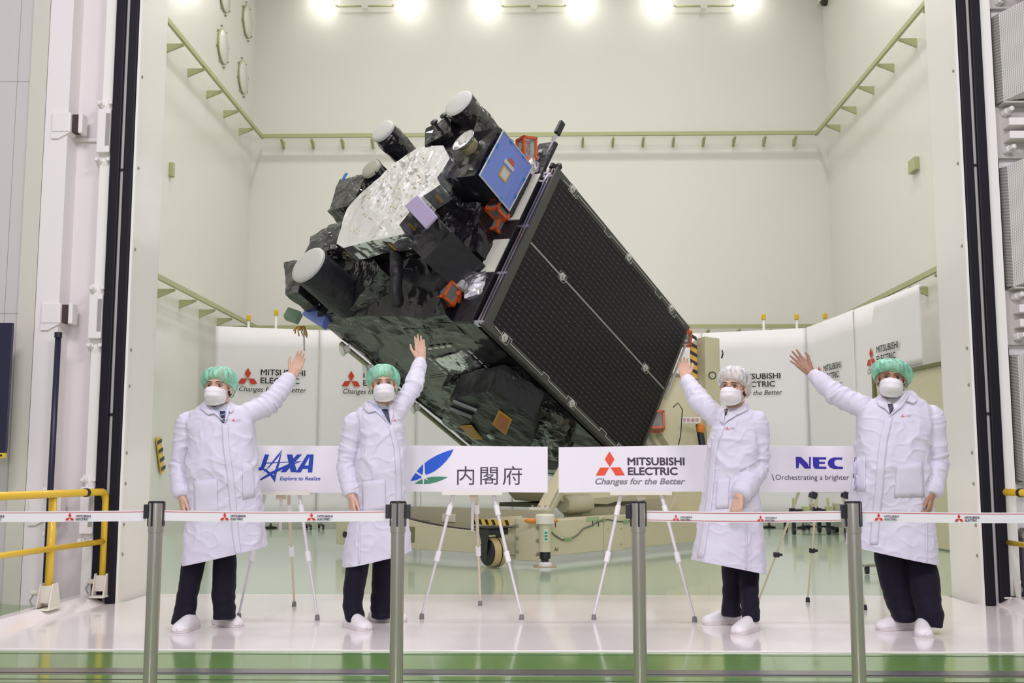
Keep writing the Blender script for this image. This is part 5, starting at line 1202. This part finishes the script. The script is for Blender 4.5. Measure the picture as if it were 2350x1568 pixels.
    if q.get('glasses'):
        g = MB()
        for s in (-1, 1): g.tube([H(s*.034+.0245*math.cos(a), .098-abs(.034+.0245*math.cos(a)*s)**2*2.5, -.006+.0195*math.sin(a)) for a in [2*math.pi*k/28 for k in range(28)]], .0011, 6, closed=True); g.tube([H(s*.058, .090, .0), H(s*.074, .07, .002), H(s*.086, .0, .0)], .0011, 6)
        g.tube([H(-.010, .1, .0), H(0, .104, .003), H(.010, .1, .0)], .0012, 6); g.build('spectacles', GLS, t, smooth=True)
    # ---- trousers
    tm = MB()
    for i, lg in enumerate(q['legs']):
        L0 = lg[0]; cxp = (L0[0]+L0[1])/2*.72+q['hpx']*.28; hw_ = (L0[1]-L0[0])*.36; lg2 = [(cxp-hw_, cxp+hw_, L0[2]-75, L0[3]*.5+Yb*.5, L0[4]*.72)]+list(lg); rg = [(at(a, c, d), at(b, c, d), e, 0) for a, b, c, d, e in densify(lg2, 3)]
        top = hipc+Vector(((-1, 1)[i]*.08, 0, -.02)); k = (rg[0][0]+rg[0][1])/2
        tm.caps(top, k, .072, .075, 18); rings_tube(tm, rg, 24, 2.2)
    tm.ell(hipc, (.14, .09, .12))
    tme = voxel(tm, .0065, 3)
    nr_ = [v.normal.copy() for v in tme.vertices]
    for v, nr in zip(tme.vertices, nr_):
        p = v.co; lo = max(0, min(1, (.34-p.z)/.2)); v.co = p+nr*(.004*noise.noise(p*11+Vector((sd, 0, 0)))+lo*.012*noise.noise(Vector((p.x*8, p.y*8, p.z*22+sd))))
    putmesh(tme, 'trousers', TROU, t)
    # ---- shoes
    for toe, d, hl, an in ank:
        s = Vector((-d.y, d.x, 0)); Lh = .292; prof = [(0, .0, .02), (.010, .026, .055), (.04, .038, .085), (.09, .042, .100), (.14, .046, .102), (.18, .052, .092), (.22, .056, .078), (.255, .055, .066), (.280, .044, .055), (.294, .024, .042), (.298, .001, .024)]
        G = [[hl+d*x+s*(w*math.cos(math.pi*k/12))+Z*(.012+max(0, h-.012)*math.sin(math.pi*k/12)**.75) for k in range(13)] for x, w, h in densify(prof, 2)]
        so_ = MB(); so_.grid(G); sho = so_.build('shoe', SHOE, t, smooth=True, solid=.002)
        ol = [(x, w) for x, w, h in densify(prof, 2)]
        MB().prism([hl+d*(x-.002)+s*(w+.003)+Z*.001 for x, w in ol]+[hl+d*(x-.002)-s*(w+.003)+Z*.001 for x, w in ol[::-1][1:-1]], Z*.026).build('sole', SOLE, sho)
    return t
def st(pts, w):
    """strip of quads along px points"""
    out = []
    for (x0, y0), (x1, y1) in zip(pts, pts[1:]): out.append(((x0-w, y0), (x0+w, y0), (x1+w, y1), (x1-w, y1)))
    return out
rad = math.radians
person('person in white coat and green cap, leftmost, raising one arm beside the slanted blue lettering', dict(
    base=(-2.22, 7.5, 0), Y=7.5, Yh=7.44, seed=1.3, skin=SKIN, shirt=SHB, capm=CAPG, head=(502, 888), head_turn=rad(-4), hs=1.10, neck=(500, 932), cap=(.114, .116, .128, -.012, .0), gaze=.001,
    hip=(-2.12, 7.5), hpx=515, sh_a=(562, 952, 7.5), el_a=(614, 930, 7.63), wr_a=(672, 861, 7.80), tip_a=(697, 806, 7.83), thumb_a=(-1, 0, .2), na=(.1, -1, .15), curl_a=.22, spread_a=.03, ra=(.072, .075, .056, .040), cuff_a=.04,
    sh_b=(431, 968, 7.5), el_b=(411, 1066, 7.52), wr_b=(417, 1142, 7.42), tip_b=(424, 1196, 7.38), nb=(.9, .5, 0), thumb_b=(.3, -1, 0), curl_b=.8, rb=(.080, .067, .066, .046), cuff_b=0.0,
    torso=[(421, 1300, 613, 1256, .19, 0, 0, .08), (424, 1240, 608, 1225, .185, 0, 0, .06), (430, 1170, 600, 1165, .175, 0, 0, .03), (436, 1110, 593, 1105, .168, .01, 0, 0), (436, 1060, 588, 1055, .165, .01, 0, 0), (438, 1010, 583, 1005, .155, 0, 0, 0), (428, 975, 580, 968, .135, 0, 0, 0), (440, 948, 566, 940, .11, 0, 0, 0), (462, 931, 535, 929, .085, 0, 0, 0), (476, 920, 524, 920, .075, 0, 0, 0)], zcut=.62,
    legs=[[(420, 470, 1290, 7.5, .095), (414, 462, 1330, 7.5, .088), (407, 453, 1366, 7.5, .082), (402, 452, 1392, 7.5, .082), (396, 448, 1414, 7.48, .092), (395, 442, 1431, 7.45, .10)], [(491, 541, 1284, 7.56, .095), (489, 541, 1330, 7.56, .088), (487, 540, 1366, 7.56, .082), (487, 539, 1390, 7.56, .082), (490, 540, 1408, 7.55, .085), (493, 540, 1420, 7.54, .085)]],
    shoes=[(407, 1454, -8), (548, 1440, 50)],
    emblem=(536, 967), emb_turn=rad(8),
    patches=[('shirt', ([((473, 921), (500, 938), (513, 965), (492, 948)), ((527, 928), (513, 940), (510, 968), (520, 952))], .004)), ('tie', ([((504, 944), (517, 944), (516, 972), (509, 969))], .008)), ('stripe', ([((503, 953), (517, 949), (517, 951), (503, 956)), ((504, 963), (517, 959), (517, 961), (506, 966))], .0095, 4, 1)),
             ('lapel', ([((467, 924), (476, 921), (516, 970), (492, 950)), ((467, 924), (492, 950), (478, 952), (459, 938))], .012)), ('lapel', ([((522, 926), (529, 930), (521, 962), (515, 972)), ((529, 930), (536, 942), (530, 948), (525, 944))], .012)),
             ('placket', (st([(516, 972), (519, 1030), (528, 1090), (535, 1160), (541, 1230), (547, 1272)], 7), .006, 4, 6)),
             ('pocket', ([((444, 1104), (498, 1098), (500, 1180), (446, 1184))], .005)), ('pocket', ([((556, 1060), (580, 1067), (586, 1140), (558, 1147))], .005))]))
person('person in white coat and green cap, second from left, arm raised nearly straight up', dict(
    base=(-1.05, 7.62, 0), Y=7.62, Yh=7.55, seed=4.1, skin=SKIN, shirt=SHB, capm=CAPG, head=(880, 882), head_turn=rad(9), hs=1.06, neck=(872, 930), cap=(.112, .116, .132, -.014, .0), roll=rad(3), gaze=-.001,
    hip=(-1.06, 7.66), hpx=872, sh_a=(908, 946, 7.62), el_a=(948, 890, 7.76), wr_a=(966, 826, 7.98), tip_a=(962, 760, 8.0), thumb_a=(-1, 0, .1), na=(-.1, -1, .1), curl_a=.10, spread_a=.03, ra=(.068, .064, .047, .037), cuff_a=.04,
    sh_b=(814, 968, 7.6), el_b=(794, 1066, 7.62), wr_b=(806, 1140, 7.5), tip_b=(811, 1192, 7.45), nb=(.9, .6, 0), thumb_b=(.4, -1, 0), curl_b=.8, rb=(.076, .066, .055, .044),
    torso=[(791, 1303, 945, 1264, .19, 0, -.02, .12), (797, 1240, 941, 1225, .185, 0, -.02, .1), (808, 1180, 936, 1175, .175, 0, 0, .06), (818, 1130, 932, 1125, .168, .01, 0, .03), (818, 1070, 931, 1065, .165, .01, 0, 0), (828, 1018, 928, 1012, .155, 0, 0, 0), (822, 975, 926, 970, .135, 0, 0, 0), (816, 950, 914, 945, .11, 0, 0, 0), (836, 930, 898, 930, .085, 0, 0, 0), (850, 919, 893, 920, .075, 0, 0, 0)], zcut=.62,
    legs=[[(797, 848, 1286, 7.6, .095), (791, 841, 1330, 7.6, .088), (788, 835, 1366, 7.6, .082), (788, 832, 1392, 7.6, .082), (792, 838, 1412, 7.58, .086), (797, 839, 1427, 7.56, .09)], [(856, 905, 1280, 7.78, .095), (853, 904, 1330, 7.8, .088), (851, 903, 1366, 7.82, .082), (851, 903, 1390, 7.82, .082), (851, 904, 1408, 7.82, .085), (852, 902, 1417, 7.82, .085)]],
    shoes=[(842, 1448, 40), (929, 1428, 72)],
    emblem=(906, 967), emb_turn=rad(26),
    patches=[('shirt', ([((843, 919), (872, 934), (893, 966), (868, 946)), ((893, 930), (882, 938), (884, 948), (890, 946))], .004)), ('tie', ([((876, 940), (890, 939), (895, 972), (888, 962))], .008)),
             ('lapel', ([((839, 923), (847, 921), (896, 975), (862, 944)), ((839, 923), (862, 944), (845, 948), (833, 937))], .012)), ('lapel', ([((892, 926), (900, 932), (903, 952), (896, 974))], .012)),
             ('placket', (st([(897, 976), (911, 1030), (915, 1090), (916, 1160), (918, 1230), (920, 1268)], 6), .006, 4, 6)),
             ('pocket', ([((830, 1106), (884, 1099), (886, 1170), (832, 1180))], .005)), ('seam', (st([(827, 1160), (826, 1220), (824, 1294)], 1.6), .004, 2, 8))]))
person('person in white coat, white cap and glasses, third from left, turned sideways to the left', dict(
    base=(1.36, 7.55, 0), Y=7.6, Yh=7.52, seed=7.7, skin=SKIN, shirt=SHW, capm=CAPW, head=(1684, 889), head_turn=rad(-30), hs=1.08, neck=(1690, 938), cap=(.108, .118, .138, -.016, .0), glasses=True, gaze=.002, roll=rad(-2),
    hip=(1.36, 7.6), hpx=1682, sh_a=(1648, 960, 7.68), el_a=(1603, 918, 7.84), wr_a=(1573, 868, 8.06), tip_a=(1566, 826, 8.16), thumb_a=(1, -.2, 0), na=(-.1, -1, .35), curl_a=.55, spread_a=.04, ra=(.075, .074, .052, .040), cuff_a=.03,
    sh_b=(1736, 968, 7.55), el_b=(1739, 1075, 7.58), wr_b=(1696, 1140, 7.36), tip_b=(1688, 1194, 7.3), nb=(.8, .8, 0), thumb_b=(-.8, -.5, 0), curl_b=.8, rb=(.082, .078, .072, .050),
    torso=[(1596, 1289, 1748, 1319, .205, 0, -.06, .06), (1603, 1235, 1743, 1245, .20, 0, -.05, .06), (1611, 1175, 1739, 1180, .19, 0, -.03, .04), (1618, 1125, 1738, 1125, .18, 0, 0, .0), (1624, 1065, 1741, 1065, .17, 0, 0, 0), (1630, 1010, 1744, 1010, .16, 0, 0, 0), (1637, 978, 1745, 978, .145, 0, 0, 0), (1646, 955, 1738, 955, .12, 0, 0, 0), (1660, 942, 1722, 940, .095, 0, 0, 0), (1670, 930, 1715, 928, .08, 0, 0, 0)], zcut=.60,
    legs=[[(1656, 1701, 1296, 7.72, .095), (1658, 1701, 1330, 7.72, .088), (1659, 1701, 1366, 7.72, .082), (1657, 1701, 1390, 7.72, .082), (1655, 1702, 1404, 7.72, .086), (1657, 1700, 1414, 7.71, .088)], [(1695, 1740, 1306, 7.66, .085), (1698, 1741, 1340, 7.61, .085), (1700, 1741, 1366, 7.56, .082), (1701, 1741, 1395, 7.52, .082), (1702, 1743, 1412, 7.49, .086), (1704, 1743, 1424, 7.48, .09)]],
    shoes=[(1617, 1434, -72), (1690, 1457, -38)],
    emblem=(1669, 986), emb_turn=rad(-22),
    patches=[('shirt', ([((1659, 938), (1680, 940), (1672, 952), (1662, 950))], .004)), ('tie', ([((1662, 940), (1671, 938), (1668, 950), (1664, 954))], .007)),
             ('collar', ([((1677, 942), (1711, 931), (1718, 941), (1692, 953))], .013)), ('lapel', ([((1657, 944), (1664, 946), (1660, 972), (1652, 968))], .012)), ('lapel', ([((1677, 942), (1692, 953), (1670, 966), (1658, 976))], .012)),
             ('placket', (st([(1657, 978), (1640, 1020), (1633, 1080), (1627, 1150), (1617, 1220), (1607, 1280)], 7), .006, 4, 6)),
             ('pocket', ([((1646, 1100), (1674, 1096), (1672, 1166), (1642, 1168))], .005)), ('seam', (st([(1716, 1180), (1713, 1240), (1712, 1308)], 1.6), .004, 2, 8))]))
person('person in white coat and green cap, rightmost, pointing left with fingers spread', dict(
    base=(2.5, 7.4, 0), Y=7.45, Yh=7.38, seed=9.4, skin=SKIN_D, shirt=SHW, capm=CAPG, head=(2046, 869), head_turn=rad(-17), hs=1.10, neck=(2056, 915), cap=(.121, .122, .122, -.010, -.012), roll=rad(-5), gaze=.001,
    hip=(2.47, 7.45), hpx=2058, sh_a=(1988, 938, 7.46), el_a=(1918, 906, 7.55), wr_a=(1859, 853, 7.66), tip_a=(1803, 800, 7.68), thumb_a=(.5, 0, 1), na=(.0, -1, -.2), curl_a=.14, spread_a=.17, ra=(.078, .074, .050, .038), cuff_a=.06, tha=.9,
    sh_b=(2138, 958, 7.44), el_b=(2150, 1062, 7.46), wr_b=(2137, 1138, 7.34), tip_b=(2130, 1192, 7.28), nb=(-.9, .5, 0), thumb_b=(-.4, -1, 0), curl_b=.8, rb=(.086, .076, .068, .050),
    torso=[(1943, 1252, 2152, 1298, .20, 0, .1, -.03), (1947, 1200, 2146, 1225, .19, 0, .08, -.02), (1951, 1160, 2139, 1175, .185, 0, .04, 0), (1956, 1110, 2128, 1115, .18, .01, 0, 0), (1963, 1055, 2126, 1055, .175, .015, 0, 0), (1967, 1000, 2130, 1000, .165, .01, 0, 0), (1968, 965, 2138, 965, .15, 0, 0, 0), (1978, 935, 2135, 938, .125, 0, 0, 0), (2006, 915, 2108, 914, .10, 0, 0, 0), (2030, 902, 2088, 898, .08, 0, 0, 0)], zcut=.66,
    legs=[[(2008, 2074, 1270, 7.52, .105), (2014, 2080, 1310, 7.52, .098), (2028, 2088, 1366, 7.52, .092), (2040, 2097, 1395, 7.51, .09), (2048, 2102, 1412, 7.5, .09), (2050, 2098, 1426, 7.5, .09)], [(2078, 2144, 1284, 7.47, .085), (2086, 2153, 1320, 7.44, .09), (2094, 2158, 1366, 7.41, .09), (2103, 2161, 1400, 7.38, .09), (2108, 2162, 1424, 7.36, .09), (2118, 2160, 1440, 7.35, .09)]],
    shoes=[(2017, 1447, -72), (2122, 1464, -14)],
    emblem=(2072, 957), emb_turn=rad(-12),
    patches=[('shirt', ([((2034, 914), (2048, 925), (2048, 945), (2040, 940)), ((2084, 898), (2052, 922), (2048, 945), (2066, 930))], .004)), ('tie', ([((2037, 928), (2047, 926), (2051, 938), (2042, 951))], .008)),
             ('lapel', ([((2023, 912), (2034, 914), (2042, 950), (2030, 938)), ((2012, 922), (2023, 912), (2030, 938), (2018, 932))], .012)), ('lapel', ([((2083, 902), (2090, 903), (2070, 934), (2042, 956)), ((2090, 903), (2106, 920), (2096, 927), (2080, 921))], .013)),
             ('placket', (st([(2040, 957), (2028, 1010), (2022, 1060), (2018, 1120), (2010, 1190), (2005, 1250)], 9), .006, 4, 6)),
             ('pocket', ([((2058, 1068), (2118, 1060), (2122, 1140), (2052, 1142))], .005)), ('pocket', ([((1962, 1050), (1986, 1046), (1986, 1128), (1956, 1126))], .005)), ('seam', (st([(2127, 1180), (2127, 1230), (2127, 1292)], 1.6), .004, 2, 8))]))
